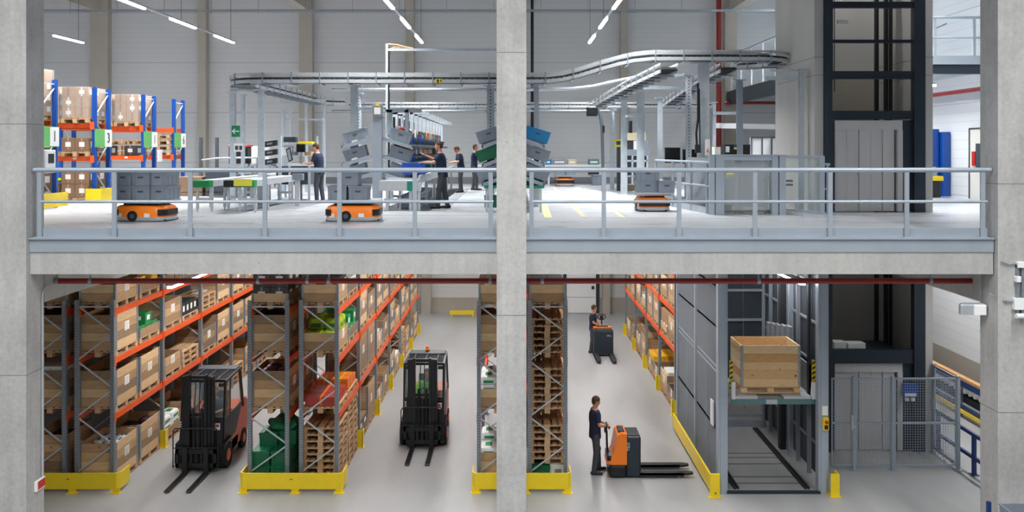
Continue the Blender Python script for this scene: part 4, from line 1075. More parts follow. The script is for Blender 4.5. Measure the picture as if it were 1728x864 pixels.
for z in (.3, 1.28):
    g.box(7.95, 9.4, 14.27, 14.33, z, z+.06).box(7.95, 9.4, 15.07, 15.13, z, z+.06).box(7.92, 7.98, 14.3, 15.1, z, z+.06).box(9.37, 9.43, 14.3, 15.1, z, z+.06)
g.done('frame', 'blue_dark', t, world=True)
G().box(7.95, 9.4, 14.3, 15.1, 1.3, 1.34).done('shelf', 'blue_dark', t, world=True)
for x in (8.0, 9.35):
    for y in (14.35, 15.05): G().cyl((x-.02, y, .06), (x+.02, y, .06), .06).done('castor', 'rubber', t, world=True)
GT = Proto(make_tote('tote', 'grey_tote')); 
GT.put((8.35, 14.75, 1.345), (0, 0, PI/2), 'grey tote on the blue cart at the lower right corner')
BT = Proto(make_tote('blue_dark', 'blue_tote', h=.34)); BT.put((9.0, 14.75, 1.345), (0, 0, PI/2), 'blue tote on the blue cart at the lower right corner')
# ================================================================== UPPER LEVEL
# floor markings
def line(pts, wd, m, label, z=UP+.001):
    g = G()
    for a, b in zip(pts[:-1], pts[1:]):
        A = Vector((a[0], a[1], z)); B = Vector((b[0], b[1], z)); d = (B-A).normalized(); n_ = Vector((-d.y, d.x, 0))*wd/2
        g.quad(A-n_, B-n_, B+n_, A+n_)
    o = g.done('floor_line', m); tag(o, label, 'floor marking')
def FP_(px, py): Y = 1.55*F/(py-VY); return (X(px, Y), Y)
line([FP_(934, 315), FP_(986, 366)], .13, 'line_tan', 'tan guide line on the upper floor leading to the far robot')
line([FP_(975, 316), FP_(1052, 366)], .12, 'line_yellow', 'pale yellow line on the upper floor right of the tan line')
line([FP_(981, 316), FP_(1058, 366)], .07, 'line_grey', 'thin grey line beside the pale yellow floor line')
line([FP_(918, 345), FP_(925, 367)], .18, 'line_yellow', 'short pale yellow mark beside the rack legs right of the middle column')
line([FP_(1028, 314), FP_(1075, 335)], .14, 'line_grey', 'grey guide line running under the conveyor posts')
line([FP_(300, 355), FP_(420, 340)], .06, 'line_yellow', 'thin yellow curve line near the left robot')
line([FP_(90, 371), FP_(205, 374)], .02, 'line_grey', 'thin grey seam left of the left robot')
line([FP_(340, 366), FP_(560, 366)], .02, 'line_grey', 'thin seam across the floor between the two front robots')
line([FP_(895, 375), FP_(985, 375), FP_(1050, 369)], .02, 'line_grey', 'thin curved seam in front of the tan guide line')
line([(4.2, 21.4), (7.4, 21.4)], .05, 'white', 'white kerb strip in front of the gated enclosure')

tag(G().quad((-6.85, 22.6, UP+.0015), (-5.7, 23.6, UP+.0015), (-5.5, 27.2, UP+.0015), (-6.85, 27.2, UP+.0015)).done('floor_tone', 'floor_patch_grey'), 'grey painted shade on the floor under the belt conveyors by the workstation', 'painted shade')  # flat grey quad paints the shade under the belts
tag(G().box(-2.5, -1.72, 22.9, 36, UP+.0005, UP+.004).done('floor_tone', 'floor_patch_grey'), 'long grey floor strip beside the picking rack where the pickers stand', 'painted shade')  # thin grey strip along the picking rack
# ---- supports and overhead conveyor
def post(px, Y, ztop, w_, label, m='galv_light', z0=UP, foot=True, holes=False):
    x = X(px, Y); t = thing('conveyor_post', (x, Y, z0), label, 'post')
    G().box(x-w_/2, x+w_/2, Y-.05, Y-.035, z0, ztop).box(x-w_/2, x+w_/2, Y+.035, Y+.05, z0, ztop).box(x-w_*.3, x+w_*.3, Y-.035, Y+.035, z0, ztop).done('column', m, t, world=True)
    G().box(x-w_, x+w_, Y-.1, Y+.1, z0, z0+.015).done('base_plate', m, t, world=True)
    G().box(x-w_, x+w_, Y-.12, Y+.12, ztop-.02, ztop).done('head_plate', m, t, world=True)
    if holes:
        g = G(); z = z0+.1
        while z < ztop-.1: g.box(x-.015, x+.015, Y-.054, Y-.05, z, z+.03); z += .09
        g.done('slots', 'black_matte', t, world=True)
    return t
def conveyor(name, pts, wd, label, h=.25, ties=.45):
    P = [Vector(p) for p in pts]; t = thing(name, tuple(P[0]), label, 'conveyor')
    N = []
    for i in range(len(P)):
        a = P[max(0, i-1)]; b = P[min(len(P)-1, i+1)]; d = (b-a); d.z = 0; d.normalize(); N.append(Vector((-d.y, d.x, 0)))
    for s, nm in ((-1, 'side_rail'), (1, 'side_rail')):
        E = [p+n*s*wd/2 for p, n in zip(P, N)]
        g = G()
        for a, b in zip(E[:-1], E[1:]):
            g.bar(a+Vector((0, 0, .05)), b+Vector((0, 0, .05)), .04, .09); g.bar(a+Vector((0, 0, h)), b+Vector((0, 0, h)), .025, .055); g.bar(a+Vector((0, 0, h-.05)), b+Vector((0, 0, h-.05)), .012, .012)
        g.done(nm, 'alu', t, world=True)
    # brackets, rollers
    gr = G(); acc = 0; k = 0
    for i in range(len(P)-1):
        L = (P[i+1]-P[i]).length; d = (P[i+1]-P[i])/L; n = Vector((-d.y, d.x, 0)).normalized(); s_ = -acc
        q = s_ % .15
        while q < L:
            c = P[i]+d*q; gr.cyl(c-n*wd*.46+Vector((0, 0, .1)), c+n*wd*.46+Vector((0, 0, .1)), .03, n=6); k += 1
            if k % 5 == 0:
                gb = G()
                for s in (-1, 1):
                    e = c+n*s*(wd/2+.025); gb.bar(e+Vector((0, 0, -.03)), e+Vector((0, 0, h+.04)), .03, .02)
                gb.bar(c-n*(wd/2+.03)+Vector((0, 0, -.02)), c+n*(wd/2+.03)+Vector((0, 0, -.02)), .06, .04); gb.done('hanger_bracket', 'galv', t, world=True)
            q += .15
        acc += L
    gc = G()
    for a, b in zip(P[:-1], P[1:]): gc.bar(a+Vector((0, 0, .145)), b+Vector((0, 0, .145)), wd*.8, .03)
    gc.done('chain_belt', 'dark_grey', t, world=True)
    gr.done('rollers', 'black_matte', t, world=True)
    return t
def arc(cx, cy, r, a0, a1, z0, z1, n=9): return [(cx+r*math.cos(math.radians(a0+(a1-a0)*i/n)), cy+r*math.sin(math.radians(a0+(a1-a0)*i/n)), z0+(z1-z0)*i/n) for i in range(n+1)]
zc = 9.28; zh = 9.88
loop = [(-6.8, 36, zc)]+arc(-6.6, 35, 1, 90, 180, zc, zc, 6)[1:]+[(-7.6, 30, zc)]+arc(-6.6, 25.3, 1.0, 180, 270, zc, zc, 9)
loop += [(x, 24.3, zc) for x in (-4, -1, .9)]+[(1.3, 24.3, zc+.04), (1.8, 24.3, zc+.16), (2.3, 24.3, zc+.32), (2.8, 24.3, zc+.46), (3.2, 24.3, zc+.55), (3.7, 24.3, zh), (5.2, 24.3, zh)]
loop += arc(6.5, 25.2, .9, -90, 90, zh, zh-.05, 14)
conveyor('overhead_conveyor', loop, .55, 'silver overhead conveyor loop high above the upper deck floor')
conveyor('overhead_conveyor', [(6.3, 26.4, zh-.12), (6.25, 30, 9.65), (6.2, 34, 9.35), (6.2, 36, 9.2)], .5, 'silver overhead conveyor branch receding from the right bend')
conveyor('overhead_conveyor', [(4.3, 24.9, 9.62), (3.95, 29, 9.5), (3.5, 34, 9.25), (3.3, 36, 9.15)], .5, 'silver overhead conveyor branch under the raised section')
conveyor('overhead_conveyor', [(-6.6, 36.6, 9.2), (0, 36.6, 9.2), (8, 36.6, 9.2)], .5, 'silver overhead conveyor running across near the back wall', h=.2)
PL = [(393, 26.6, 9.2, .16, 'pale post at the left end of the overhead conveyor, left of the exit sign'), (441, 25.4, 9.2, .17, 'pale post carrying the left bend, right of the exit sign'), (410, 27.6, 9.2, .1, 'thin pale post just right of the exit sign'),
 (598, 24.6, 9.25, .2, 'pale wide post behind the tilted totes on the left of the picking rack'), (477, 33, 9.0, .1, 'pale post behind the workstation monitors'), (490, 34, 9.0, .07, 'thin post behind the workstation'),
 (517, 33, 9.2, .09, 'pale post above the head of the man at the workstation'), (547, 34, 9.2, .09, 'pale post right of the man at the workstation'), (606, 27, 9.2, .12, 'perforated post beside the picking rack'),
 (828, 24.6, 9.25, .2, 'perforated pale post left of the middle column'), (905, 24.6, 9.25, .14, 'pale post right of the middle column'),
 (1033, 35, 9.1, .16, 'pale post left of the paired posts near the yellow machine'), (1053, 31.5, 9.25, .22, 'wide pale post in front of the yellow machine'), (1081, 29.5, 9.4, .24, 'wide pale post crossing the machine with black panels'),
 (1114, 31, 9.3, .16, 'pale post left of the black monitor'), (1162, 26, 9.7, .15, 'perforated post right of the black monitor'), (1187, 24.4, 9.85, .3, 'large pale post under the raised conveyor bend'),
 (1205, 34, 9.3, .12, 'grey post beside the red riser pipe'), (1352, 22.9, 9.56, .12, 'pale post standing against the concrete pier')]
for i, (p, Y, zt, w_, lb) in enumerate(PL): post(p, Y, zt, w_, lb, holes=(p in (606, 828, 1162)))
post(1248, 27, 9.6, .18, 'dark grey post in front of the far platform beam', 'tote')
def crossbar(name, pts, r, label, m='galv_light'):
    g = G()
    for a, b in zip(pts[:-1], pts[1:]): g.bar(a, b, r, r)
    return tag(g.done(name, m), label, 'beam')
def PB(px, py, Y): return (X(px, Y), Y, Z(py, Y))
crossbar('cross_member', [PB(388, 152, 26.6), PB(441, 150, 26.6)], .08, 'short top beam joining the posts above the exit sign')
crossbar('cross_member', [PB(393, 190, 26.6), PB(441, 190, 26.6)], .06, 'short beam between the posts above the exit sign')
crossbar('cross_member', [PB(474, 171, 33), PB(550, 169, 33)], .09, 'top beam above the workstation')
crossbar('cross_member', [PB(477, 201, 33), PB(546, 202, 33)], .07, 'middle beam above the workstation')
crossbar('cross_member', [PB(598, 183, 24.8), PB(640, 184, 24.8)], .08, 'beam from the wide post to the picking rack column')
crossbar('cross_member', [PB(1162, 127, 26), PB(1100, 127, 26)], .07, 'short beam under the raised conveyor')
crossbar('cross_member', [PB(1205, 191, 30), PB(1248, 191, 30)], .1, 'beam joining the dark grey post to the red pipe')
crossbar('cross_member', [PB(1300, 119, 22.95), PB(1355, 119, 22.95)], .05, 'upper thin beam from the bend to the pier post')
crossbar('cross_member', [PB(1290, 132, 22.95), PB(1355, 132, 22.95)], .09, 'lower beam from the bend to the pier post')
crossbar('cross_member', [PB(1050, 147, 31), PB(1180, 149, 31)], .12, 'light beam between the posts right of the grey pipe')
crossbar('cross_member', [PB(1055, 196, 30), PB(1080, 196, 30)], .08, 'short rung between the two posts at the machine')
crossbar('cross_member', [PB(1205, 212, 36), PB(1312, 214, 36)], .2, 'white horizontal duct behind the red pipe', 'white')
tag(G().tube([PB(560, 151, 31), PB(838, 151, 31)], .05).done('pipe', 'galv', smooth=True), 'grey horizontal pipe below the conveyor left of the middle column', 'pipe')
tag(G().tube([PB(885, 151, 31), PB(960, 150, 31), PB(1000, 146, 31), PB(1050, 135, 31), PB(1085, 128, 31)], .06).done('pipe', 'galv', smooth=True), 'grey curved pipe below the conveyor right of the middle column', 'pipe')
tag(G().tube([PB(560, 187, 38), PB(1040, 187, 38)], .045).done('pipe', 'galv', smooth=True), 'thin grey pipe along the back under the far conveyor', 'pipe')
# tall thin mast with cables
t = thing('cable_mast', (X(654, 26), 26, UP), 'tall slim mast with cables bending to the horizontal tray', 'mast')
G().box(X(651, 26), X(655, 26), 25.95, 26.05, UP, Z(74, 26)).done('pole', 'galv_light', t, world=True)
G().box(X(655.5, 26), X(657.5, 26), 25.97, 26.03, UP, Z(80, 26)).done('cable_channel', 'black', t, world=True)
G().box(X(655, 26), X(838, 26), 25.96, 26.04, Z(86, 26), Z(82, 26)).done('tray', 'galv_light', t, world=True)
G().tube([PB(655, 75, 26), PB(670, 76, 26), PB(685, 80, 26), PB(697, 82, 26)], .025).tube([PB(657, 92, 26), PB(660, 82, 26), PB(668, 79, 26), PB(690, 82, 26)], .02).done('cables', 'cardboard', t, world=True, smooth=True)
# scanner arm
t = thing('camera_arm', (X(1012, 33), 33, UP), 'black boxed camera hanging from a curved arm under the conveyor', 'camera')
G().tube([(X(1018, 33), 33, UP), PB(1016, 215, 33), PB(1013, 195, 33), PB(1008, 183, 33)], .06).done('arm', 'tote_dark', t, world=True, smooth=True)
g = G(); a = PB(990, 196, 33); b = PB(1008, 180, 33); g.bev(a[0], b[0], 32.9, 33.2, a[2], b[2], .04); g.box(a[0]+.06, b[0]-.06, 32.88, 32.91, a[2]+.06, b[2]-.06); g.done('housing', 'black', t, world=True)
G().box(X(1016, 33), X(1020, 33), 32.9, 33, Z(224, 33), Z(212, 33)).done('cable_box', 'black', t, world=True)
# black cable bundle at the big post
t = thing('cable_bundle', (X(1177, 24.2), 24.2, UP+1.3), 'black cable bundle hanging left of the large pale post', 'cable')
G().tube([PB(1178, 140, 24.2), PB(1178, 200, 24.2), PB(1175, 225, 24.2), PB(1176, 245, 24.2)], .03).tube([PB(1180, 150, 24.2), PB(1181, 245, 24.2)], .02).done('cables', 'black', t, world=True, smooth=True)
G().bev(X(1173, 24.2), X(1182, 24.2), 24.15, 24.25, Z(258, 24.2), Z(244, 24.2), .01).done('connector', 'black_matte', t, world=True)
t = thing('warning_plate', (X(1194, 24.1), 24.1, 7.3), 'white plate with small warning mark on the large pale post', 'sign')
G().box(X(1190, 24.1), X(1198, 24.1), 24.08, 24.12, Z(262, 24.1), Z(235, 24.1)).done('plate', 'white', t, world=True)
G().prism([(X(1192, 24.07), Z(256, 24.07)), (X(1196, 24.07), Z(256, 24.07)), (X(1194, 24.07), Z(249, 24.07))], 'y', 24.06, 24.08).done('warning_triangle', 'orange_box', t, world=True)

t = thing('conveyor_tag', (X(741, 24), 24, 9.3), 'small yellow and black tag on the overhead conveyor left of the middle column', 'sign')
G().box(X(736, 24), X(746, 24), 23.96, 23.98, Z(140, 24), Z(133, 24)).done('plate', 'yellow', t, world=True)
G().box(X(737.5, 24), X(740.5, 24), 23.95, 23.96, Z(139, 24), Z(134, 24)).box(X(743.5, 24), X(745, 24), 23.95, 23.96, Z(138, 24), Z(134.5, 24)).done('print', 'black', t, world=True)
# ---- machine with black panels at the back right
def boxpx(g, p0, p1, q0, q1, Y, d=.4, mi=0): return g.box(X(p0, Y), X(p1, Y), Y, Y+d, max(UP, Z(q1, Y)), Z(q0, Y), mi)
t = thing('packing_machine', (X(1080, 36), 36, UP), 'tall machine with yellow top and black panels behind the conveyor posts', 'machine')
boxpx(G(), 1057, 1090, 224, 238, 36, .8).done('top_cover', 'line_tan', t, world=True)
boxpx(G(), 1055, 1069, 237, 252, 36).done('panel', 'black_matte', t, world=True)
boxpx(G(), 1069, 1077, 237, 252, 36).done('panel', 'white', t, world=True)
g = boxpx(G(), 1077, 1095, 237, 262, 36); boxpx(g, 1055, 1077, 253, 262, 36).done('panel', 'tote', t, world=True)
g = G()
for a in (1055, 1066, 1082, 1091): boxpx(g, a, a+2.5, 262, 325, 36, .1)
boxpx(g, 1055, 1093, 270, 272, 36, .3); boxpx(g, 1055, 1093, 284, 286, 36, .3); boxpx(g, 1055, 1093, 296, 298, 36, .3); g.done('frame', 'galv_light', t, world=True)
for q in (263, 274, 288):
    for a in (1057, 1070, 1083): boxpx(G(), a, a+10, q, q+8, 36.1, .2).done('door_panel', 'dark_panel', t, world=True)
tag(boxpx(G(), 1057, 1072, 312, 330, 34, .5).done('wooden_box', 'wood_crate'), 'small light brown box on the floor under the machine', 'box')
t = thing('yellow_clamp', (X(1041, 34), 34, UP), 'yellow topped clamp stand left of the tall machine', 'stand')
boxpx(G(), 1035, 1049, 235, 238, 34, .3).done('top_plate', 'yellow', t, world=True); boxpx(G(), 1036, 1049, 244, 248, 34, .3).done('lower_plate', 'yellow_pale', t, world=True)
boxpx(boxpx(G(), 1041, 1047, 238, 245, 34, .2), 1041, 1047, 238, 330, 34.1, .1).done('column', 'dark_grey', t, world=True)
boxpx(G(), 1060, 1064, 203, 222, 36, .2).done('x', 'black') if False else None
tag(boxpx(G(), 1062, 1067, 204, 224.5, 36, .2).done('speaker', 'black'), 'small black upright device above the machine', 'device')
def monitor(p0, p1, q0, q1, Y, label, stand=True):
    t = thing('monitor', (X((p0+p1)/2, Y), Y, UP), label, 'monitor')
    g = boxpx(G(), p0, p1, q0, q1, Y, .05); g.done('bezel', 'black', t, world=True)
    a = .02; G().box(X(p0, Y)+a, X(p1, Y)-a, Y-.003, Y, Z(q1, Y)+a, Z(q0, Y)-a).done('screen', 'screen', t, world=True)
    if stand: x = X((p0+p1)/2, Y); G().box(x-.03, x+.03, Y+.05, Y+.1, UP, Z(q0, Y)-.05).box(x-.2, x+.2, Y-.1, Y+.25, UP, UP+.02).done('stand', 'galv', t, world=True)
monitor(1122, 1148, 249, 275, 28, 'large black monitor left of the perforated post')
monitor(1152, 1163, 252, 276, 29, 'grey monitor half hidden behind the perforated post')
monitor(1166, 1176, 252, 276, 29, 'grey monitor left of the large pale post')
monitor(1312, 1322, 0+250, 272, 35, 'x') if False else None
# electrical gear behind the enclosure
t = thing('control_cabinet', (X(1240, 27), 27, UP), 'black open control cabinet with blue yellow module above the enclosure', 'cabinet')
g = boxpx(G(), 1223, 1246, 244, 345, 27, .5); g.done('housing', 'black', t, world=True)
boxpx(G(), 1239, 1246, 245, 249, 26.97, .03).done('blue_module', 'blue', t, world=True); boxpx(G(), 1239, 1246, 249, 252, 26.97, .03).done('yellow_module', 'yellow', t, world=True)
boxpx(G(), 1225, 1231, 247, 257, 26.97, .03).done('white_module', 'white', t, world=True)
tag(boxpx(G(), 1253, 1266, 244, 345, 28, .5).done('server_rack', 'black'), 'second black cabinet behind the dark grey post', 'cabinet')
tag(boxpx(G(), 1206, 1216, 248, 345, 29, .4).done('beige_unit', 'offwhite'), 'small beige unit beside the red riser pipe', 'machine')
t = thing('white_cabinet', (X(1290, 31), 31, UP), 'white cabinet row with thin black frame left of the concrete pier', 'cabinet')
boxpx(G(), 1271, 1330, 232, 340, 31.02, .5).done('body', 'white', t, world=True)
g = G()
for a in (1268, 1286, 1302, 1318): boxpx(g, a, a+1.4, 231, 340, 30.98, .04)
boxpx(g, 1268, 1330, 231, 233, 30.98, .04).done('frame', 'dark_grey', t, world=True)

# ---- gated enclosure
t = thing('safety_enclosure', (5.6, 21.7, UP), 'grey steel gated enclosure around the hoist opening on the upper deck', 'enclosure')
zt = 7.36
for a, b, q in ((1197, 1206, 0), (1207.5, 1222, 0), (1303, 1313, 0), (1315, 1326, 0)):
    G().box(X(a, 21.6), X(b, 21.6), 21.58, 21.7, UP, zt).done('pillar', 'steel_rail', t, world=True)
G().box(X(1222, 21.6), X(1303, 21.6), 21.6, 21.68, zt-.11, zt).box(X(1197, 21.6), X(1326, 21.6), 21.56, 21.72, zt, zt+.03).done('top_bar', 'steel_rail', t, world=True)
g = G()
for a in (1240, 1248, 1290, 1298): g.box(X(a, 21.9), X(a+6, 21.9), 21.88, 21.95, UP, zt-.05)
for z in (6.0, 6.28, 6.8, 7.1): g.box(X(1222, 21.9), X(1303, 21.9), 21.9, 21.95, z, z+.05)
g.done('inner_frame', 'wall_panel_grey', t, world=True)
G().box(4.9, 6.9, 24.6, 24.7, UP, 7.3).box(4.75, 4.8, 21.7, 24.6, UP, 7.3).done('back_panel', 'wall_panel_grey', t, world=True)
G().box(X(1222, 21.9)+.02, X(1240, 21.9), 22.2, 22.4, UP+.02, UP+.2).done('drive_box', 'black', t, world=True)
for z in (6.82, 6.75): G().cyl((X(1226, 22.2), 22.2, z+.08), (X(1238, 22.2), 22.2, z+.08), .03).done('roller', 'yellow', t, world=True, smooth=True)
gp = G().box(5.0, 6.2, 21.72, 21.73, UP+.1, zt-.1).done('glass_panel', 'glass', t, world=True)
A = (6.55, 22.9); B = (7.42, 21.7)
g = G()
for z in (UP+.05, zt-.02): g.bar((A[0], A[1], z), (B[0], B[1], z), .05, .06)
g.bar((A[0], A[1], UP), (A[0], A[1], zt), .06); g.bar((B[0], B[1], UP), (B[0], B[1], zt), .1)
g.bar(((A[0]+B[0])/2, (A[1]+B[1])/2, UP), ((A[0]+B[0])/2, (A[1]+B[1])/2, UP+.3), .05)
sg_ = g.done('glazed_gate', 'steel_rail', t, world=True)
G().quad((A[0], A[1], UP+.08), (B[0], B[1], UP+.08), (B[0], B[1], zt-.05), (A[0], A[1], zt-.05)).done('pane', 'glass_tint', sg_, world=True)
for z in (6.75, 6.65): G().box(6.6, 7.0, 22.6, 22.75, z-.05, z).done('roller_arm', 'black', t, world=True)
t = thing('hand_rail', (4.4, 22.6, UP), 'short pale handrail leading to the gated enclosure', 'railing')
for z in (7.2, 6.62): G().tube([(4.15, 26.3, z), (4.72, 21.75, z)], .03).done('rail', 'steel_rail', t, world=True, smooth=True)
for x, y in ((4.15, 26.3), (4.35, 24.6), (4.55, 23.1), (4.7, 21.9)): G().cyl((x, y, UP), (x, y, 7.2), .035).done('post', 'steel_rail', t, world=True)
G().bar((4.15, 26.3, UP+.08), (4.7, 21.9, UP+.08), .01, .16).done('kick_plate', 'galv_light', t, world=True)
t = thing('hand_rail', (7.4, 21.9, UP), 'short railing between the glazed gate and the lift tower', 'railing')
for x in (7.46, 7.62): G().cyl((x, 21.9, UP), (x, 21.9, 7.15), .03).done('post', 'steel_rail', t, world=True)
G().tube([(7.38, 21.9, 7.15), (7.68, 21.9, 7.15)], .03).tube([(7.38, 21.9, 6.55), (7.6, 21.9, 6.55)], .025).done('rail', 'steel_rail', t, world=True, smooth=True)

# ---- blue storage racks upper left
def uprack(yf, x1, label, nb=1, sign=None, d=.9):
    t = thing('storage_rack', (x1, yf, UP), label, 'rack'); xs = [x1-2.75*i for i in range(nb+1)]
    H = 9.34 if yf > 26 else 9.38
    for i, x in enumerate(xs):
        for y in (yf, yf+d): G().box(x-.06, x+.06, y-.01, y, UP, H).box(x-.06, x-.045, y, y+.08, UP, H).box(x+.045, x+.06, y, y+.08, UP, H).done('upright', 'blue', t, world=True)
        g = G(); z = UP+.25; k = 0
        while z < H-.5:
            a, b = (yf, yf+d) if k % 2 else (yf+d, yf); g.bar((x, a, z), (x, b, z+.7), .03); z += .75; k += 1
        g.bar((x, yf, H-.12), (x, yf+d, H-.12), .03); g.done('bracing', 'galv_light', t, world=True)
    for z in (7.24, 8.22):
        for i in range(nb):
            for y in (yf-.02, yf+d+.02): G().box(xs[i+1]+.06, xs[i]-.06, y, y+.05, z-.07, z+.06).box(xs[i]-.09, xs[i]+.02, y-.02, y, z-.12, z+.1).done('beam', 'orange', t, world=True)
    for k in range(3):
        f = G().box(x1-2.2+k*.8, x1-2.1+k*.8, yf-.03, yf-.022, 7.22, 7.28).done('beam_label', 'paper', t, world=True)
    return t
racks = [(23.3, 'blue and orange storage rack nearest the left column'), (26.5, 'blue and orange storage rack second from the left column'), (30.0, 'blue and orange storage rack third from the left column'), (32.7, 'blue and orange storage rack farthest from the left column')]
XRK = -12.3
nums = ['1', '3', '1', '6']
wh = ['nearest the left column', 'second from the left column', 'third from the left column', 'farthest from the left column']
for (yf, lb), nm, ww in zip(racks, nums, wh):
    r_ = uprack(yf, XRK, lb)
    s = thing('aisle_sign', (XRK+.09, yf+.42, 7.9), 'green and white aisle sign on the blue rack '+ww, 'sign')
    G().box(XRK+.075, XRK+.095, yf-.12, yf+.98, 7.58, 8.12).done('board', 'label_green', s, world=True)
    G().box(XRK+.095, XRK+.1, yf+.5, yf+.96, 7.6, 8.1).done('number_field', 'paper', s, world=True)
    text('number', nm, .42, 'black', s, (.013, .31, -.05), (PI/2, 0, PI/2))
    s['label'] = 'green and white aisle sign numbered %s on the blue rack %s' % (nm, ww)
g = thing('rack_foot_guard', (XRK, 26.4, UP), 'yellow foot guard on the second blue rack', 'guard')
G().box(XRK-.15, XRK+.3, 26.28, 26.32, UP+.05, UP+.42).box(XRK+.26, XRK+.3, 26.32, 27.5, UP+.05, UP+.42).done('plate', 'yellow', g, world=True); G().box(XRK-.1, XRK+.25, 26.25, 26.4, UP, UP+.05).done('foot', 'yellow', g, world=True)
g = thing('rack_foot_guard', (XRK, 23.2, UP), 'yellow foot guard on the nearest blue rack', 'guard')
G().box(XRK-.15, XRK+.3, 23.1, 23.14, UP+.05, UP+.42).box(XRK+.26, XRK+.3, 23.14, 24.35, UP+.05, UP+.42).done('plate', 'yellow', g, world=True); G().box(XRK-.1, XRK+.25, 23.05, 23.2, UP, UP+.05).done('foot', 'yellow', g, world=True)
t = thing('scan_terminal', (XRK+.1, 23.6, 7.1), 'small white wall terminal on the nearest blue rack', 'device')
G().bev(XRK+.08, XRK+.2, 23.4, 23.9, 6.9, 7.5, .02).done('housing', 'white', t, world=True); G().box(XRK+.2, XRK+.205, 23.5, 23.8, 7.15, 7.4).done('screen', 'black', t, world=True)
tag(G().bev(XRK+.08, XRK+.14, 31.0, 31.3, 7.1, 7.5, .01).done('label_holder', 'white'), 'white label holder on the third blue rack', 'label')
def upstack(cx, cy, z, kind, nz, where):
    PAL.put((cx, cy, z), (0, 0, 0), 'wooden pallet, '+where)
    if kind == 'carton':
        grid('carton', cx, cy, z+.146, 2, 3, nz, .388, .388, .302, where)
        g = G().box(-.41, .41, -.61, .61, 0, nz*.302+.01); g.f = [f for k, f in enumerate(g.f) if k > 1]; g.m = g.m[:4]
        tag(g.done('stretch_film', 'film', at=(cx, cy, z+.15)), 'clear stretch film around the boxes, '+where, 'film')
    elif kind == 'dcarton': grid('dcarton', cx, cy, z+.146, 2, 2, nz, .4, .59, .405, where)
    elif kind == 'white': grid('whiteb', cx, cy, z+.146, 2, 3, nz, .385, .385, .322, where)
for r, (yf, lb) in enumerate(racks):
    cy = yf+.46
    for k in range(3):
        cx = XRK-.5-k*.87; w2 = '%s blue rack, %s from right' % (['nearest', 'second', 'third', 'farthest'][r], ['first', 'second', 'third'][k])
        if r < 3: upstack(cx, cy, 8.285, 'carton' if not (r == 2 and k == 2) else 'white', 3 if r else 4, 'top level, '+w2)
        if r in (0, 1):
            if k != 1: upstack(cx, cy, 7.305, 'dcarton', 1, 'middle level, '+w2)
            else: PAL.put((cx, cy, 7.305), (0, 0, 0), 'empty wooden pallet, middle level, '+w2)
        elif r == 2: IT['wrap'].put((cx, cy, 7.305), (0, 0, 0), 'dark film-wrapped box, middle level, '+w2)
        else:
            for q in range(4 if k == 0 else 3): PAL.put((cx, cy, 7.305+.2*q), (0, 0, 0), '%s empty pallet from the bottom, middle level, ' % NTH[q]+w2, 'loose pallet stack, '+w2)
        if r < 3 and (r, k) != (0, 2): upstack(cx, cy, UP+.002, 'dcarton', 2 if k != 1 else 1, 'floor level, '+w2)
tag(G().sph((0, 0, .05), (.3, .3, .07), 12, 6).done('green_cloth', 'lime', at=(XRK-1.2, 26.6, UP+.62), smooth=True), 'bright green cloth on the floor-level box of the second blue rack', 'cloth')
for i, (x, y, s_) in enumerate([(-11.0, 36.5, 'black'), (-10.1, 36.5, 'offwhite')]):
    t = thing('wrapped_pallet', (x, y, UP), ['black wrapped pallet load left of the white one by the back wall', 'white film-wrapped pallet load on a table by the back wall'][i], 'pallet load')
    G().bev(x-.38, x+.38, y-.4, y+.4, 6.95, [7.62, 7.65][i], .04).done('load', ['black', 'offwhite'][i], t, world=True)
    if i == 0: G().bev(x-.4, x+.4, y-.4, y+.4, 7.62, 7.7, .03).done('cap', 'red', t, world=True)
    G().box(x-.42, x+.42, y-.45, y+.45, 6.85, 6.95).box(x-.4, x-.34, y-.4, y-.34, UP, 6.85).box(x+.34, x+.4, y-.4, y-.34, UP, 6.85).box(x-.4, x-.34, y+.34, y+.4, UP, 6.85).box(x+.34, x+.4, y+.34, y+.4, UP, 6.85).done('table', 'galv', t, world=True)
for p in (339, 366): tag(G().box(X(p, 33)-.05, X(p, 33)+.05, 32.95, 33.05, UP, Z(232, 33)).done('guard_post', 'tote_dark'), 'dark grey post %s of the white wrapped load' % ('left' if p == 339 else 'right'), 'post')
t = thing('machine_rail', (X(395, 32), 32, UP), 'thin grey rail right of the white wrapped load', 'railing')
G().tube([PB(366, 267, 32), PB(434, 266, 32), (X(434, 32), 32, UP)], .03).tube([PB(340, 270, 32), PB(366, 267, 32)], .03).done('rail', 'galv', t, world=True)
for i, (x, w_, h_, c) in enumerate([(-11.2, .8, .5, 'cardboard_dark'), (-10.3, .9, .75, 'dark_panel'), (-9.3, .6, .6, 'tote_dark')]):
    tag(G().bev(x, x+w_, 30.2, 30.9, UP+.15, UP+.15+h_, .02).box(x, x+w_, 30.2, 30.9, UP, UP+.13).done('floor_crate', c), '%s crate on a base behind the conveyor ends' % ['brown', 'dark grey', 'small grey'][i], 'crate')

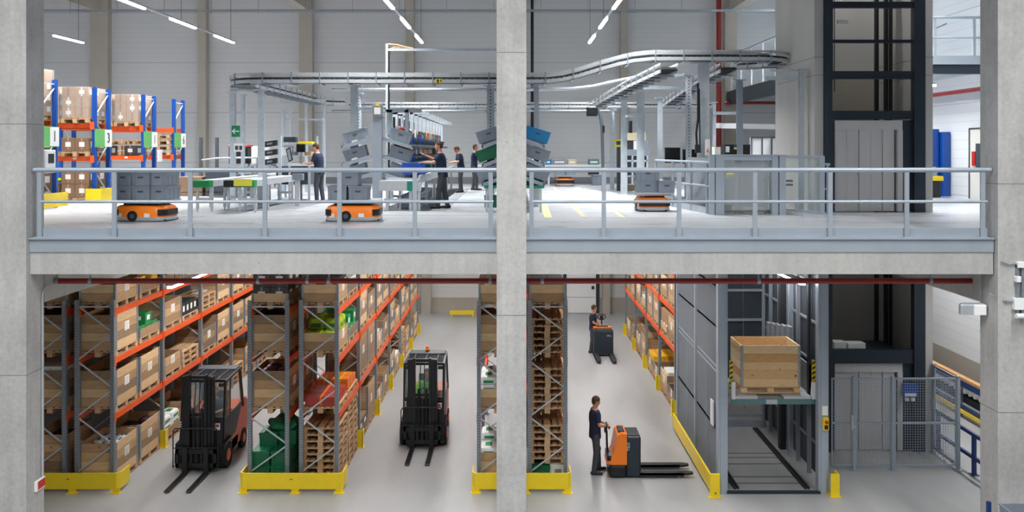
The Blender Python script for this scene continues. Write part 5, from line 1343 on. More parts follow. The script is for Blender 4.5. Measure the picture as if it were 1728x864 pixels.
# exit sign and notice
t = thing('exit_sign', (X(399, 26.4), 26.4, 8.0), 'green exit sign with white arrow on the left posts', 'sign')
x0, x1 = X(391, 26.4), X(405, 26.4); z0, z1 = Z(231, 26.4), Z(212, 26.4)
G().box(x0, x1, 26.38, 26.42, z0, z1).done('board', 'sign_green', t, world=True)
cx = (x0+x1)/2; cz = (z0+z1)/2
G().box(cx-.08, cx+.1, 26.365, 26.38, cz-.015, cz+.015).prism([(cx-.11, cz), (cx-.03, cz+.075), (cx-.0, cz+.075), (cx-.07, cz), (cx-.0, cz-.075), (cx-.03, cz-.075)], 'y', 26.365, 26.38).done('arrow', 'white', t, world=True)
t = thing('notice_sheet', (X(402, 26.4), 26.4, 7.5), 'white notice with two dark squares below the exit sign', 'notice')
G().box(X(395, 26.4), X(410, 26.4), 26.39, 26.41, Z(256, 26.4), Z(242, 26.4)).done('sheet', 'paper', t, world=True)
for p in (397, 404): G().box(X(p, 26.4), X(p+5, 26.4), 26.38, 26.39, Z(253, 26.4), Z(246, 26.4)).done('square', 'dark_panel', t, world=True)

# ---- belt conveyors left
def belt(x, w_, y0, y1, z, label, endm, legs, ext=None):
    t = thing('belt_conveyor', (x, (y0+y1)/2, UP), label, 'conveyor')
    G().box(x-w_/2, x-w_/2+.04, y0+.3, y1, z-.16, z).box(x+w_/2-.04, x+w_/2, y0+.3, y1, z-.16, z).done('side_profile', 'alu', t, world=True)
    G().box(x-w_/2+.04, x+w_/2-.04, y0+.3, y1, z-.03, z-.005).box(x-w_/2+.04, x+w_/2-.04, y0+.3, y1, z-.15, z-.13).done('belt', 'white', t, world=True)
    G().bev(x-w_/2-.01, x+w_/2+.01, y0, y0+.3, z-.17, z+.005, .02).done('end_cover', endm, t, world=True)
    for y in legs:
        for s in (-1, 1): G().box(x+s*(w_/2-.03)-.03, x+s*(w_/2-.03)+.03, y-.03, y+.03, UP+.06, z-.16).cyl((x+s*(w_/2-.03), y, UP), (x+s*(w_/2-.03), y, UP+.06), .02).done('leg', 'alu', t, world=True)
        G().box(x-w_/2, x+w_/2, y-.02, y+.02, UP+.3, UP+.36).done('leg_brace', 'alu', t, world=True)
    return t
belt(-7.72, .42, 22.3, 33, 6.74, 'long belt conveyor with green end cover at left', 'green', [22.6, 23.6, 26, 29, 32])
belt(-6.55, .44, 22.0, 26.5, 6.76, 'belt conveyor with yellow end cover', 'green', [22.3, 23.4, 26])
tag(G().bev(-6.8, -6.36, 21.96, 22.01, 6.62, 6.79, .005).done('end_plate', 'yellow_pale'), 'yellow plate on the front end of the second belt conveyor', 'plate')
belt(-7.13, .5, 23.0, 26.4, 6.72, 'short black belt conveyor between the two long ones', 'black', [23.3, 25.6])
t = thing('drive_cabinet', (-6.2, 24.6, UP), 'grey drive box on a short column beside the man at the workstation', 'cabinet')
G().bev(X(494, 25), X(512, 25), 24.9, 25.1, Z(304, 25), Z(293, 25), .01).done('housing', 'tote', t, world=True); G().box(X(498, 25), X(506, 25), 24.95, 25.05, UP, Z(304, 25)).done('column', 'alu', t, world=True)
# ---- workstation
t = thing('workstation_desk', (-6.6, 27.2, UP), 'grey packing desk in front of the man at left', 'desk')
G().box(X(487, 27), X(524, 27), 26.9, 27.6, 7.02, 7.08).done('desktop', 'alu', t, world=True)
G().box(X(466, 27.4), X(524, 27.4), 27.4, 28.2, UP+.5, 7.0).done('cabinet', 'dark_panel', t, world=True)
for p in (489, 522): G().box(X(p, 27)-.03, X(p, 27)+.03, 26.95, 27.01, UP, 7.02).done('leg', 'alu', t, world=True)
G().box(X(469, 27.2), X(474, 27.2), 27.2, 27.3, UP, Z(229, 27.2)).done('column', 'galv_light', t, world=True)
for k, q in enumerate((233, 248, 263)):
    o = thing('black_bin', (X(458, 27.6), 27.6, Z(q+10, 27.6)), 'black tilted picking bin left of the workstation, %s of three' % ['top', 'middle', 'bottom'][k], 'bin')
    G().prism([(-.2, -.1), (.2, -.04), (.22, .12), (-.22, .06)], 'y', -.2, .2).done('shell', 'black_matte', o)
    G().prism([(-.08, -.03), (.08, -.005), (.08, .05), (-.08, .025)], 'y', -.205, -.2).done('label', 'tote', o)
monitor(500, 515, 243, 257, 28, 'black monitor on the workstation', True)
t = thing('scanner_screen', (X(488, 27), 27.0, 7.1), 'tilted grey screen on the workstation desk', 'monitor')
G().prism([(X(482, 27), Z(252, 27)), (X(489, 27), Z(248, 27)), (X(494, 27), Z(270, 27)), (X(487, 27), Z(274, 27))], 'y', 27, 27.06).done('casing', 'black', t, world=True); G().prism([(X(484, 27), Z(253, 27)), (X(488.5, 27), Z(251, 27)), (X(492, 27), Z(269, 27)), (X(487.5, 27), Z(271, 27))], 'y', 26.99, 27.0).done('screen', 'tote', t, world=True)
tag(G().bev(X(502, 29), X(527, 29), 29, 29.4, Z(243, 29), Z(239, 29), .02).done('yellow_tray', 'yellow'), 'yellow tray on top behind the workstation monitor', 'tray')
tag(G().bev(X(478, 29), X(499, 29), 29, 29.3, Z(240, 29), Z(231, 29), .02).done('printer', 'dark_grey'), 'dark printer on the shelf behind the workstation', 'printer')
tag(G().bev(X(476, 29), X(492, 29), 28.95, 29.3, Z(262, 29)+.001, Z(246, 29), .06).done('paper_pad', 'white'), 'crumpled white packing paper beside the tilted bins', 'paper')
t = thing('supply_shelf', (X(500, 29.3), 29.3, UP), 'grey shelf behind the workstation monitors', 'shelf')
for q in (243.5, 262): G().box(X(474, 29), X(530, 29), 28.9, 29.6, Z(q, 29)-.04, Z(q, 29)).done('board', 'galv_light', t, world=True)
for p in (475, 529): G().box(X(p, 29)-.03, X(p, 29)+.03, 29.5, 29.58, UP, Z(230, 29)).done('post', 'galv_light', t, world=True)
for k, (p, c) in enumerate([(478, 'offwhite'), (489, 'packet2'), (505, 'offwhite'), (516, 'cardboard')]): tag(G().bev(X(p, 29), X(p+9, 29), 29.0, 29.4, Z(262, 29), Z(256, 29), .01).done('supply_box', c), '%s supply box on the lower shelf behind the desk, number %d' % (['white', 'grey', 'pale', 'brown'][k], k+1) if False else '%s supply box on the lower shelf behind the desk' % ['white', 'grey', 'pale', 'brown'][k], 'box')

# ---- picking racks with tilted totes
TG = GT
def packet(c):
    t = thing('packet', (0, 0, 0), 'packet', 'packet'); G().bev(-.15, .15, -.055, .055, 0, .32, .01).done('body', c, t); G().box(-.08, .08, -.058, -.054, .12, .26).done('print', 'paper', t); return Proto(t)
PK = [packet('packet%d' % i) for i in range(8)]
def pick_rack(xc, y0, y1, label, left, right, xw=.95):
    t = thing('picking_rack', (xc, y0, UP), label, 'rack')
    for zi in range(3):
        zin = 7.86-zi*.47; zout = zin-.25
        for s in (-1, 1):
            if s < 0: yy1 = min(y1, y0+left)
            else: yy1 = y1
            g = G(); xa = xc+s*.12; xb = xc+s*xw
            g.prism([(xa, zin), (xb, zout), (xb, zout-.1), (xa, zin-.1)], 'y', y0, y0+.04)
            g.prism([(xa, zin-.01), (xb, zout-.01), (xb, zout-.03), (xa, zin-.03)], 'y', y0+.04, yy1)
            g.box(min(xb, xb-.03*s), max(xb, xb-.03*s), y0, yy1, zout-.05, zout+.03)
            g.done('shelf', 'steel_rail', t, world=True)
    yy = y0+.3
    while yy < y1:
        G().box(xc-.06, xc+.06, yy, yy+.08, UP, 8.0).done('upright', 'galv_light', t, world=True); yy += 2.4
    return t
def ang(s): return math.atan2(.25, .83)*s
def row(xc, ys, zi, s, who, where, contents=None):
    zin = 7.86-zi*.47; th = ang(s); xm = xc+s*.56
    zm = zin-.25*(.56-.12)/.83+.005
    for k, y in enumerate(ys):
        p = who(k)
        lb, pr = p
        pr.put((xm, y, zm), (0, th, 0) if False else (PI*0, th, 0), '%s, %s, %s from the front' % (lb, where, ORD[k] if k < 12 else str(k+1)+'th'))
        if contents:
            for q in range(3 if k else 0):
                c = random.randrange(8)
                PK[c].put((xm-.16+.15*q, y+random.uniform(-.04, .04), zm+.03-s*(-.16+.15*q)*.3), (0, th, PI/2+random.uniform(-.2, .2)), '%s upright packet, %s tote from front, %s' % (['inner', 'middle', 'outer'][q], NTH[k] if k < 12 else str(k+1)+'th', where), 'packets standing in the totes '+where)
# totes are 0.4 x 0.6: build the rack versions with 0.6 along x
def tote_x(m, nm):
    return Proto(make_tote(m, nm, sx=.6, sy=.4))
TXg = tote_x('tote', 'grey_tote'); TXn = tote_x('tote_green', 'green_tote'); TXc = tote_x('cyan_bin', 'blue_tote'); TXb = tote_x('blue_bin', 'blue_tote')
pick_rack(-3.6, 23.9, 36.5, 'long picking rack with tilted shelves and totes left of the picker', .9, 99)
G_ = thing('rack_column', (-3.6, 23.8, UP), 'wide grey column with warning triangle at the front of the picking rack', 'column')
G().box(X(629, 23.8), X(645, 23.8), 23.74, 23.86, UP, Z(176, 23.8)).done('column', 'steel_rail', G_, world=True)
G().box(X(629, 23.7), X(645, 23.7), 23.7, 23.74, Z(198, 23.7), Z(176, 23.7)).done('blue_plate', 'packet2', G_, world=True)
G().prism([(X(633, 23.69), Z(179, 23.69)), (X(641, 23.69), Z(179, 23.69)), (X(637, 23.69), Z(172.5, 23.69))], 'y', 23.68, 23.70).done('warning_triangle', 'yellow', G_, world=True)
G().box(X(631.5, 23.69), X(642, 23.69), 23.69, 23.7, Z(193, 23.69), Z(181, 23.69)).done('white_label', 'paper', G_, world=True)
ysr = [24.2+.58*i for i in range(20)]
TXl = Proto(make_tote('tote_dark', 'low_tote', sx=.6, sy=.4, h=.17)); TXlb = Proto(make_tote('blue_bin', 'blue_tote', sx=.6, sy=.4, h=.2))
def whoR(k):
    if k in (1, 5): return ('blue tote', TXlb)
    return ('grey tote', TXg) if k == 0 else ('low dark grey tote', TXl)
for zi in range(3):
    nm = ['top right shelf of the picking rack', 'middle right shelf of the picking rack', 'lower right shelf of the picking rack'][zi]
    row(-3.6, ysr, zi, 1, whoR, nm, contents=(zi < 2))
    row(-3.6, [24.2], zi, -1, lambda k: ('grey tote with paper label', TXg), nm.replace('right', 'left'))
for zi in range(2):
    g = thing('tote_label', (-4.2, 23.97, 7.7-zi*.47), 'white paper label on the %s left tote of the picking rack' % ['top', 'middle'][zi], 'label')
    G().box(-.08, .08, -.012, -.004, -.06, .06).rot(Matrix.Rotation(-.29, 3, 'Y')).done('sheet', 'paper', g)
for i in range(11):
    y = 24.6+i*1.2
    t = thing('light_portal', (-3.2, y, 7.9), 'pale metal portal above the picking rack, %s from the front' % (ORD[i] if i < 12 else 'last'), 'portal', 'metal portals above the picking rack')
    G().box(-3.45, -3.3, y, y+.1, 7.9, 8.6).box(-2.95, -2.85, y, y+.1, 7.6, 8.6).box(-3.5, -2.5, y, y+.1, 8.52, 8.62).done('frame', 'galv_light', t, world=True)
    G().box(-3.28, -3.22, y+.02, y+.08, 8.1, 8.4).done('control_unit', 'dark_grey', t, world=True)
# table line under the rack
t = thing('roller_table', (-2.9, 23, UP), 'pale roller table with green corner plate in front of the picking rack', 'table')
G().box(X(640, 23), X(711, 23), 22.95, 23.0, Z(322, 23), Z(306, 23)).box(X(640, 23), X(711, 23), 23, 23.6, Z(307, 23), Z(305, 23)).done('front_profile', 'alu', t, world=True)
G().box(X(687, 22.94), X(699, 22.94), 22.93, 22.95, Z(322, 22.94), Z(306, 22.94)).done('corner_plate', 'green_teal', t, world=True)
G().box(-2.42, -2.36, 23.0, 36.5, 6.65, 6.85).box(-3.3, -2.42, 23.6, 36.5, 6.7, 6.76).done('side_profile', 'alu', t, world=True)
for y in (23.05, 25, 27.5, 30, 32.5, 35):
    for x in (-2.4, -2.62) if y < 24 else (-2.4,): G().box(x-.035, x+.035, y-.03, y+.03, UP, 6.66).done('leg', 'alu', t, world=True)
for y in (23.05, 24.8): G().box(-3.3, -2.4, y-.02, y+.02, UP+.25, UP+.31).done('brace', 'alu', t, world=True)
G().box(-3.25, -3.17, 23.0, 23.1, UP, 6.66).box(-2.95, -2.9, 23.3, 23.4, UP, 6.66).done('leg', 'alu', t, world=True)
for i in range(8):
    o = TG.put((-2.85, 24.1+i*.75, UP+.02+.28*0), (0, 0, 0), 'grey tote under the roller table, %s from the front' % ORD[i])
for i in range(14):
    c = [1, 7, 2, 5][i % 4]; PK[c].put((-2.7+.1*(i % 2), 24.1+i*.45, 6.77), (0, 0, .4*i), 'packet on the roller table under the picking rack, %s from the front' % (ORD[i] if i < 12 else str(i+1)+'th'), 'packets on the roller table')
TXb.put((-2.62, 23.95, 6.86), (0, 0, 0), 'bright blue tote on the roller table by the nearest picker')
# second rack behind the middle column
pick_rack(.0, 22.4, 35.5, 'second picking rack mostly hidden behind the middle column', 99, 99, .78)
def whoC(k): return ('cyan tote', TXc) if k in (0,) else ('grey tote', TXg)
row(.0, [22.7+.6*i for i in range(6)], 0, 1, whoC, 'top right shelf of the hidden rack')
row(.0, [22.7+.6*i for i in range(6)], 1, 1, lambda k: ('grey tote', TXg), 'middle right shelf of the hidden rack')
row(.0, [22.7+.6*i for i in range(6)], 2, 1, lambda k: ('dark grey tote', TXg), 'lower right shelf of the hidden rack')
row(.0, [22.7+.6*i for i in range(20)], 0, -1, lambda k: ('grey tote', TXg), 'top left shelf of the hidden rack')
row(.0, [22.7+.6*i for i in range(20)], 1, -1, lambda k: ('green tote', TXn), 'middle left shelf of the hidden rack')
row(.0, [22.7+.6*i for i in range(20)], 2, -1, lambda k: ('grey tote', TXg), 'lower left shelf of the hidden rack')
t = thing('rack_table', (0, 22.4, UP), 'teal edged table and legs under the hidden picking rack', 'table')
G().box(-.72, .76, 22.3, 22.36, 6.55, 6.62).done('front_edge', 'green_teal', t, world=True)
G().box(-.72, .76, 22.36, 35, 6.55, 6.6).done('top', 'alu', t, world=True)
for x in (-.66, .68):
    for i in range(6): G().box(x-.03, x+.03, 22.4+i*2.2, 22.46+i*2.2, UP+.05, 6.55).cyl((x, 22.43+i*2.2, UP), (x, 22.43+i*2.2, UP+.05), .02).done('leg', 'alu', t, world=True)
TXn.put((.42, 22.85, 6.62), (0, 0, 0), 'green tote on the table right of the middle column'); TXn.put((-.42, 22.85, 6.62), (0, 0, 0), 'green tote on the table left of the middle column')
TXn.put((-.42, 22.85, UP+.1), (0, 0, 0), 'green tote low under the table left of the middle column')

# ---- back wall bench and boxes
t = thing('wall_bench', (X(950, 40.5), 40.5, UP), 'long narrow pale table along the back wall right of the middle column', 'table')
G().box(X(800, 40.3), X(1022, 40.3), 40.2, 40.8, Z(281, 40.3), Z(278, 40.3)).done('top', 'white', t, world=True)
for p in (926, 1012, 820): G().box(X(p, 40.3)-.04, X(p, 40.3)+.04, 40.3, 40.4, UP, Z(281, 40.3)).done('leg', 'white', t, world=True)
for i, (a, b, q, c, lb) in enumerate([(916, 931, 269, 'cyan_bin', 'blue and white box on the back table'), (933, 955, 269, 'tote', 'grey box on the back table'), (958, 973, 269, 'line_tan', 'yellowish box on the back table'), (993, 1011, 268, 'green_teal_dark', 'teal box at the right end of the back table')]):
    t = thing('table_box', (X(a, 40.4), 40.4, Z(278, 40.4)), lb, 'box')
    G().bev(X(a, 40.4), X(b, 40.4), 40.3, 40.7, Z(278, 40.4), Z(q, 40.4), .02).done('body', c, t, world=True); G().box(X(a+3, 40.4), X(b-3, 40.4), 40.29, 40.3, Z(275, 40.4), Z(272, 40.4)).done('label', 'paper', t, world=True)
tag(G().bev(X(993, 40), X(1011, 40), 39.9, 40.3, Z(295, 40), Z(283, 40), .02).done('black_crate', 'black_matte'), 'black crate hanging below the right end of the back table', 'crate')
tag(G().loft([(X(1006, 40), 39.6, UP, .22, .18), (X(1006, 40), 39.6, 6.35, .27, .22), (X(1006, 40), 39.6, 6.38, .3, .25), (X(1006, 40), 39.6, 6.42, .3, .25)], 12).done('waste_bin', 'tote'), 'grey waste bin by the back wall', 'bin')

# ---- mobile robots
def agv(x, y, rz, label, light='lamp_red'):
    t = thing('transport_robot', (x, y, UP), label, 'robot', rz=rz)
    def d(n, g, m, p=t, smooth=False): return g.done(n, m, p, smooth=smooth)
    # long axis x (1.15), depth 0.8, front = +x end
    def outline(l, w_, r): 
        P = []
        for cx_, cy_, a0 in ((l/2-r, w_/2-r, 0), (-l/2+r*.7, w_/2-r*.7, 90), (-l/2+r*.7, -w_/2+r*.7, 180), (l/2-r, -w_/2+r, 270)):
            rr = r if cx_ > 0 else r*.7
            for k in range(6): a = math.radians(a0+18*k); P.append((cx_+rr*math.cos(a), cy_+rr*math.sin(a)))
        return P
    def shell(g, secs):
        vs = []; n = 24
        for z, l, w_, r in secs: vs += [(p[0], p[1], z) for p in outline(l, w_, r)]
        fs = [tuple(range(n-1, -1, -1)), tuple(range((len(secs)-1)*n, len(secs)*n))]
        for j in range(len(secs)-1):
            for i in range(n): fs.append((j*n+i, j*n+(i+1) % n, (j+1)*n+(i+1) % n, (j+1)*n+i))
        return g.add(vs, fs)
    d('bumper', shell(G(), [(.015, 1.12, .74, .2), (.04, 1.16, .78, .2), (.1, 1.16, .78, .2)]), 'lamp_body', smooth=True)
    d('body', shell(G(), [(.1, 1.14, .76, .2), (.28, 1.13, .75, .2), (.33, 1.08, .7, .2), (.35, .98, .6, .18)]), 'orange_bright', smooth=True)
    for s in (-1, 1):
        w1 = d('wheel', G().cyl((-.13, s*.36, .12), (-.13, s*.395, .12), .115, n=24), 'rubber', smooth=True); d('hub', G().cyl((-.13, s*.395, .12), (-.13, s*.4, .12), .05, n=16), 'tote_dark', w1)
        d('reflector', G().box(.14, .26, min(s*.375, s*.386), max(s*.375, s*.386), .09, .18), 'white'); d('reflector', G().box(-.48, -.38, min(s*.375, s*.386), max(s*.375, s*.386), .09, .18), 'offwhite')
    for e in (-1, 1):
        o = [p for p in outline(1.165, .785, .2)]
        g = G(); pts = [p for p in o if p[0]*e > .42]
        pts = sorted(pts, key=lambda p: p[1])
        for a, b in zip(pts[:-1], pts[1:]): g.bar((a[0], a[1], .2), (b[0], b[1], .2), .02, .13)
        f = d('front_panel', g, 'black')
        for s in (-1, 1): d('status_light', G().box(e*.575-.01, e*.575+.012, s*.14-.06, s*.14+.06, .235, .255), light if e > 0 else 'black', f)
        d('skirt', G().box(e*.56-.01, e*.56+.01, -.3, .3, .015, .05), 'black')
    d('lift_plate', G().box(-.4, .4, -.26, .26, .34, .39).cyl((.1, -.26, .36), (.1, -.26, .42), .02), 'black')
    d('load_deck', G().prism([(-.5, .4), (.5, .4), (.6, .455), (.6, .47), (-.6, .47), (-.6, .455)], 'y', -.42, .42), 'galv_light')
    return t
def agv_load(x, y, rz, spots, who):
    c, s = math.cos(rz), math.sin(rz)
    for i, (dx, dy, dz) in enumerate(spots):
        TG.put((x+c*dx-s*dy, y+s*dx+c*dy, UP+.472+dz), (0, 0, rz), 'grey tote on the %s, %s' % (who, ['front left below', 'front right below', 'front left above', 'front right above', 'back below', 'back above'][i] if len(spots) == 6 else ['left below', 'right below', 'upper left'][i]))
agv(X(250, 19.9), 19.85, -.12, 'orange transport robot with six grey totes, front left of the deck')
agv_load(X(248, 19.9), 19.85, -.12, [(-.33, -.08, 0), (.08, -.08, 0), (-.33, -.08, .305), (.08, -.08, .305), (.45, -.0, 0), (.42, .0, .305)], 'left front robot')
agv(X(599, 19.9), 19.85, .02, 'orange transport robot with grey totes in front of the picking rack')
agv_load(X(597, 19.9), 19.85, .02, [(-.3, -.05, 0), (.15, -.05, 0), (-.05, -.05, .305)], 'robot in front of the picking rack')
agv(X(1102, 23.0), 23.2, -PI/2, 'orange transport robot facing the viewer, right of the floor lines')
TXg.put((X(1091, 23), 22.95, UP+.472), (0, 0, 0), 'grey tote lower left on the robot facing the viewer'); TG.put((X(1121, 23), 22.9, UP+.472), (0, 0, 0), 'grey tote lower right on the robot facing the viewer')
TXg.put((X(1091, 23), 22.95, UP+.472+.305), (0, 0, 0), 'grey tote upper left on the robot facing the viewer')
agv(X(954, 38.5), 38.9, -PI/2, 'small orange transport robot near the back wall')
for s in (-1, 1): TG.put((X(954, 38.5)+s*.22, 38.6, UP+.472), (0, 0, 0), 'grey tote on the far robot by the back wall, %s one' % ('left' if s < 0 else 'right'))

# ================================================================== PEOPLE
def remesh(o, vs, smooth=2):
    m = o.modifiers.new('Remesh', 'REMESH'); m.mode = 'VOXEL'; m.voxel_size = vs; m.use_smooth_shade = True
    if smooth:
        s = o.modifiers.new('Smooth', 'SMOOTH'); s.iterations = smooth; s.factor = .5
def V(*a): return Vector(a)
def hand(g, wrist, dirv, palmn, curl=.5, side=1):
    d = Vector(dirv).normalized(); n = Vector(palmn); n = (n-d*n.dot(d)).normalized(); s = d.cross(n)*side
    W = Vector(wrist)
    for k in range(4):
        b = W+d*.03+s*(.027-.018*k); e = W+d*.092+s*(.030-.020*k)
        g.cap(b, e, .0165, .0135)
    L = [.072, .082, .076, .06]
    for k in range(4):
        a = W+d*.09+s*(.032-.021*k); c = curl
        d1 = (d*math.cos(c)+n*math.sin(c)); d2 = (d*math.cos(c*2.1)+n*math.sin(c*2.1))
        m_ = a+d1*L[k]*.5; e = m_+d2*L[k]*.5
        g.cap(a, m_, .0105, .0095); g.cap(m_, e, .0095, .008)
    a = W+d*.025+s*.03; m_ = a+(d*.6+s*.7+n*.35).normalized()*.045; e = m_+(d*.9+s*.15+n*.3).normalized()*.035
    g.cap(a, m_, .015, .012); g.cap(m_, e, .012, .0095)
def person(x, y, z, rz, label, J, hair='hair', shirt='navy', trouser='trouser', voxel=.011, headset=False, seated=False):
    """local frame: faces +y. J: dict of joints"""
    t = thing('person', (x, y, z), label, 'person', rz=rz)
    hip = J.get('hip', V(0, 0, .94)); sh = J.get('sh', V(0, .02, 1.44)); hd = J.get('head', V(0, .05, 1.645))
    look = J.get('look', 0); nod = J.get('nod', 0)
    g = G()
    # torso
    secs = []
    for k, (f, rx, ry) in enumerate([(-.08, .15, .11), (.05, .17, .12), (.3, .15, .105), (.6, .175, .12), (.85, .19, .115), (1.0, .15, .085), (1.08, .07, .06)]):
        c = hip.lerp(sh, f); secs.append((c.x, c.y, c.z, rx, ry))
    g.loft(secs, 18)
    g.cap(sh+V(0, .0, .0), hd+V(0, -.02, -.06), .06, .052)
    # head
    hg = G(); hg.sph((0, 0, .02), (.077, .098, .105), 18, 14); hg.sph((0, .03, -.05), (.058, .068, .07), 14, 10)
    hg.sph((0, .075, -.088), (.028, .024, .022), 8, 6); hg.cap((0, .094, .015), (0, .112, -.025), .010, .015)
    for s in (-1, 1): hg.sph((s*.079, -.008, -.005), (.012, .02, .03), 8, 6); hg.sph((s*.03, .083, .028), (.018, .012, .007), 8, 6)
    hg.sph((0, .09, -.058), (.024, .010, .007), 8, 6)
    R = Matrix.Rotation(look, 3, 'Z') @ Matrix.Rotation(-nod, 3, 'X')
    hg.rot(R); hg.tr(*hd); g.join(hg)
    # arms
    for i, s in enumerate((-1, 1)):
        S = sh+V(s*.185, 0, -.03); E = J['el'][i]; Wr = J['wr'][i]
        g.cap(S, E, .05, .04); g.cap(E, E.lerp(Wr, .35), .041, .042); g.cap(E.lerp(Wr, .35), Wr, .042, .026)
        d = (Wr-E); d = J.get('hd', [None, None])[i] or d
        hand(g, Wr, d, J.get('pn', [V(-s, 0, 0), V(-s, 0, 0)])[i], J.get('curl', .5), s)
    # legs
    for i, s in enumerate((-1, 1)):
        H = hip+V(s*.095, 0, -.04); K = J['kn'][i]; A = J['an'][i]
        g.cap(H, K, .085, .056); g.cap(K, K.lerp(A, .35), .056, .056); g.cap(K.lerp(A, .35), A, .056, .036)
    b = g.done('body', 'skin', t, smooth=True); remesh(b, voxel)
    # shirt
    g = G(); secs = []
    for f, rx, ry in [(-.22, .178, .135), (-.1, .18, .135), (.1, .178, .13), (.35, .168, .125), (.6, .192, .137), (.85, .207, .13), (1.0, .165, .1), (1.06, .085, .073)]:
        c = hip.lerp(sh, f); secs.append((c.x, c.y, c.z, rx, ry))
    g.loft(secs, 20)
    for i, s in enumerate((-1, 1)):
        S = sh+V(s*.185, 0, -.03); E = J['el'][i]; q = S.lerp(E, .78); g.cap(S, S.lerp(E, .1), .066, .066); g.cyl(S, q, .066, .062, 14)
        if shirt == 'hivis': g.cyl(q, E, .062, .058, 12); g.cyl(E, J['wr'][i], .058, .042, 12); g.sph(E, .058)
    o = g.done('shirt', shirt, t, smooth=True); remesh(o, voxel*1.2)
    # trousers
    g = G(); c = hip; g.loft([(c.x, c.y, c.z-.13, .15, .11), (c.x, c.y, c.z-.05, .175, .13), (c.x, c.y, c.z+.06, .168, .125), (c.x, c.y, c.z+.09, .16, .12)], 18)
    for i, s in enumerate((-1, 1)):
        H = hip+V(s*.092, 0, -.04); K = J['kn'][i]; A = J['an'][i]; g.cap(H, K, .1, .074); g.cap(K, A+V(0, .0, .0), .074, .062)
        g.sph(K+V(0, .01, .02), .078)
    o = g.done('trousers', trouser, t, smooth=True); remesh(o, voxel*1.2)
    for i, s in enumerate((-1, 1)):
        A = J['an'][i]; g = G(); zz = A.z-.045; tw = .04*s
        g.cap((A.x, A.y-.05, zz), (A.x+tw*.5, A.y+.1, zz-.004), .045, .043); g.cap((A.x+tw*.5, A.y+.1, zz-.004), (A.x+tw, A.y+.17, zz-.01), .042, .034); g.cap((A.x, A.y-.01, zz+.01), (A.x, A.y, A.z+.04), .047, .05)
        g.v = [(v[0], v[1], max(v[2], A.z-.085)) for v in g.v]
        o = g.done('shoe', 'shoe', t, smooth=True); remesh(o, .012, 1)
    # hair
    g = G(); g.sph((0, -.012, .035), (.084, .102, .102), 18, 12); g.sph((0, -.03, 0), (.078, .07, .085), 14, 10)
    g.v = [(v[0], v[1], v[2]) for v in g.v]
    k = G(); k.v = g.v; k.f = g.f; k.m = g.m
    # cut away the face side: keep faces behind a slanted plane
    keep = []
    for f in k.f:
        cy = sum(k.v[i][1] for i in f)/len(f); cz = sum(k.v[i][2] for i in f)/len(f)
        if cy < .03+(cz-.03)*.75 and cz > -.075: keep.append(f)
    k.f = keep; k.m = [0]*len(keep); k.rot(R); k.tr(*hd)
    o = k.done('hair', hair, t, smooth=True); s_ = o.modifiers.new('Solidify', 'SOLIDIFY'); s_.thickness = .008
    if headset:
        g = G().tube([tuple(R @ V(.09*math.cos(a), -.01, .03+.1*math.sin(a))+hd) for a in [PI*i/8 for i in range(9)]], .008); 
        for s in (-1, 1): g.sph(tuple(R @ V(s*.088, -.005, 0)+hd), (.02, .035, .04), 10, 8)
        g.done('headset', 'black', t, smooth=True)
    return t
# stance helpers
def legs(dx=.11, f=(0, 0), kb=(0.03, .03)):
    return dict(kn=[V(-dx*.95, f[0]*.5+kb[0], .5), V(dx*.95, f[1]*.5+kb[1], .5)], an=[V(-dx, f[0], .09), V(dx, f[1], .09)])
# faces -x => rz = +90deg ; faces +x => rz = -90deg
J = dict(sh=V(0, .05, 1.43), head=V(0, .11, 1.62), nod=.45, el=[V(-.23, .12, 1.15), V(.23, .12, 1.15)], wr=[V(-.17, .36, 1.16), V(.17, .36, 1.16)], curl=.35, pn=[V(0, 0, -1), V(0, 0, -1)], **legs(.12, (.02, -.06)))
person(X(539, 26.5), 26.5, UP, PI/2-.25, 'person in navy shirt and grey trousers working at the desk at left', J)
J = dict(sh=V(0, .06, 1.44), head=V(0, .10, 1.65), nod=.05, el=[V(-.25, .22, 1.22), V(.22, .26, 1.30)], wr=[V(-.2, .47, 1.22), V(.2, .50, 1.42)], curl=.4, pn=[V(0, 0, -1), V(0, 0, -1)], **legs(.1, (.12, -.12)))
person(X(747, 23.9), 23.9, UP, PI/2, 'person in navy polo reaching to the picking rack with both arms, nearest picker', J, hair='hair')
J = dict(sh=V(0, .07, 1.4), head=V(0, .15, 1.56), nod=.7, el=[V(-.23, .14, 1.12), V(.23, .14, 1.12)], wr=[V(-.1, .34, 1.1), V(.1, .34, 1.1)], curl=.5, pn=[V(0, 0, -1), V(0, 0, -1)], **legs(.1, (.03, -.03)))
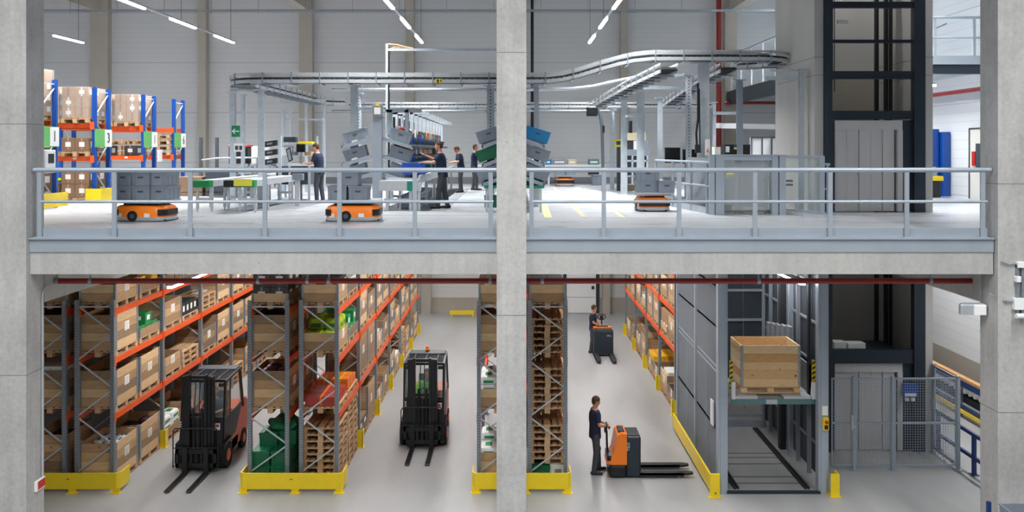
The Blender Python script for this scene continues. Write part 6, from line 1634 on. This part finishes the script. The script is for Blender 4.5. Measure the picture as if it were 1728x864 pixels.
person(X(778, 32.8), 32.8, UP, PI/2+.2, 'person in navy shirt looking down at the hands, middle of the three pickers', J, voxel=.014)
J = dict(sh=V(0, .02, 1.43), head=V(0, .05, 1.64), nod=.1, el=[V(-.24, .14, 1.18), V(.23, .2, 1.2)], wr=[V(-.18, .38, 1.12), V(.2, .46, 1.2)], curl=.4, pn=[V(0, 0, -1), V(0, 0, -1)], **legs(.1, (-.05, .1)))
person(X(800, 34.7), 34.7, UP, -PI/2, 'person in navy shirt facing right towards the hidden rack', J, voxel=.014)
J = dict(sh=V(0, .0, 1.45), head=V(0, .02, 1.655), nod=.35, el=[V(-.24, .05, 1.17), V(.24, .05, 1.17)], wr=[V(-.07, .24, 1.13), V(.08, .26, 1.1)], curl=.9, pn=[V(0, 0, -1), V(0, 0, -1)], look=.15, **legs(.13, (.12, -.05)))
person(1.90, 20.98, 0, -PI/2+.15, 'person in navy shirt holding the tiller of the orange pallet truck', J, voxel=.010)
J = dict(sh=V(0, .01, 1.43), head=V(0, .04, 1.64), nod=.3, el=[V(-.25, .06, 1.15), V(.25, .08, 1.15)], wr=[V(-.13, .26, 1.02), V(.12, .3, 1.02)], curl=.8, pn=[V(0, 0, -1), V(0, 0, -1)], **legs(.11, (.1, -.06)))
person(2.95, 33.45, 0, -PI/2-.3, 'person with headset standing beside the farther pallet truck', J, voxel=.013, headset=True)
# forklift drivers, seated, facing -y
def seated_J(): return dict(hip=V(0, 0, .56), sh=V(0, .0, 1.06), head=V(0, .03, 1.27), nod=.1, el=[V(-.26, .1, .82), V(.26, .12, .82)], wr=[V(-.12, .34, .82), V(.2, .34, .78)], curl=.9, pn=[V(0, 0, -1), V(0, 0, -1)],
   kn=[V(-.14, .42, .60), V(.14, .42, .60)], an=[V(-.14, .5, .22), V(.14, .5, .22)])
person(-2.28, 23.9, .32, PI, 'person in bright green jacket seated in the middle forklift', seated_J(), shirt='hivis', voxel=.014)
person(-7.33, 22.2, .32, PI, 'person in dark clothes seated in the left forklift', seated_J(), shirt='navy', voxel=.014)
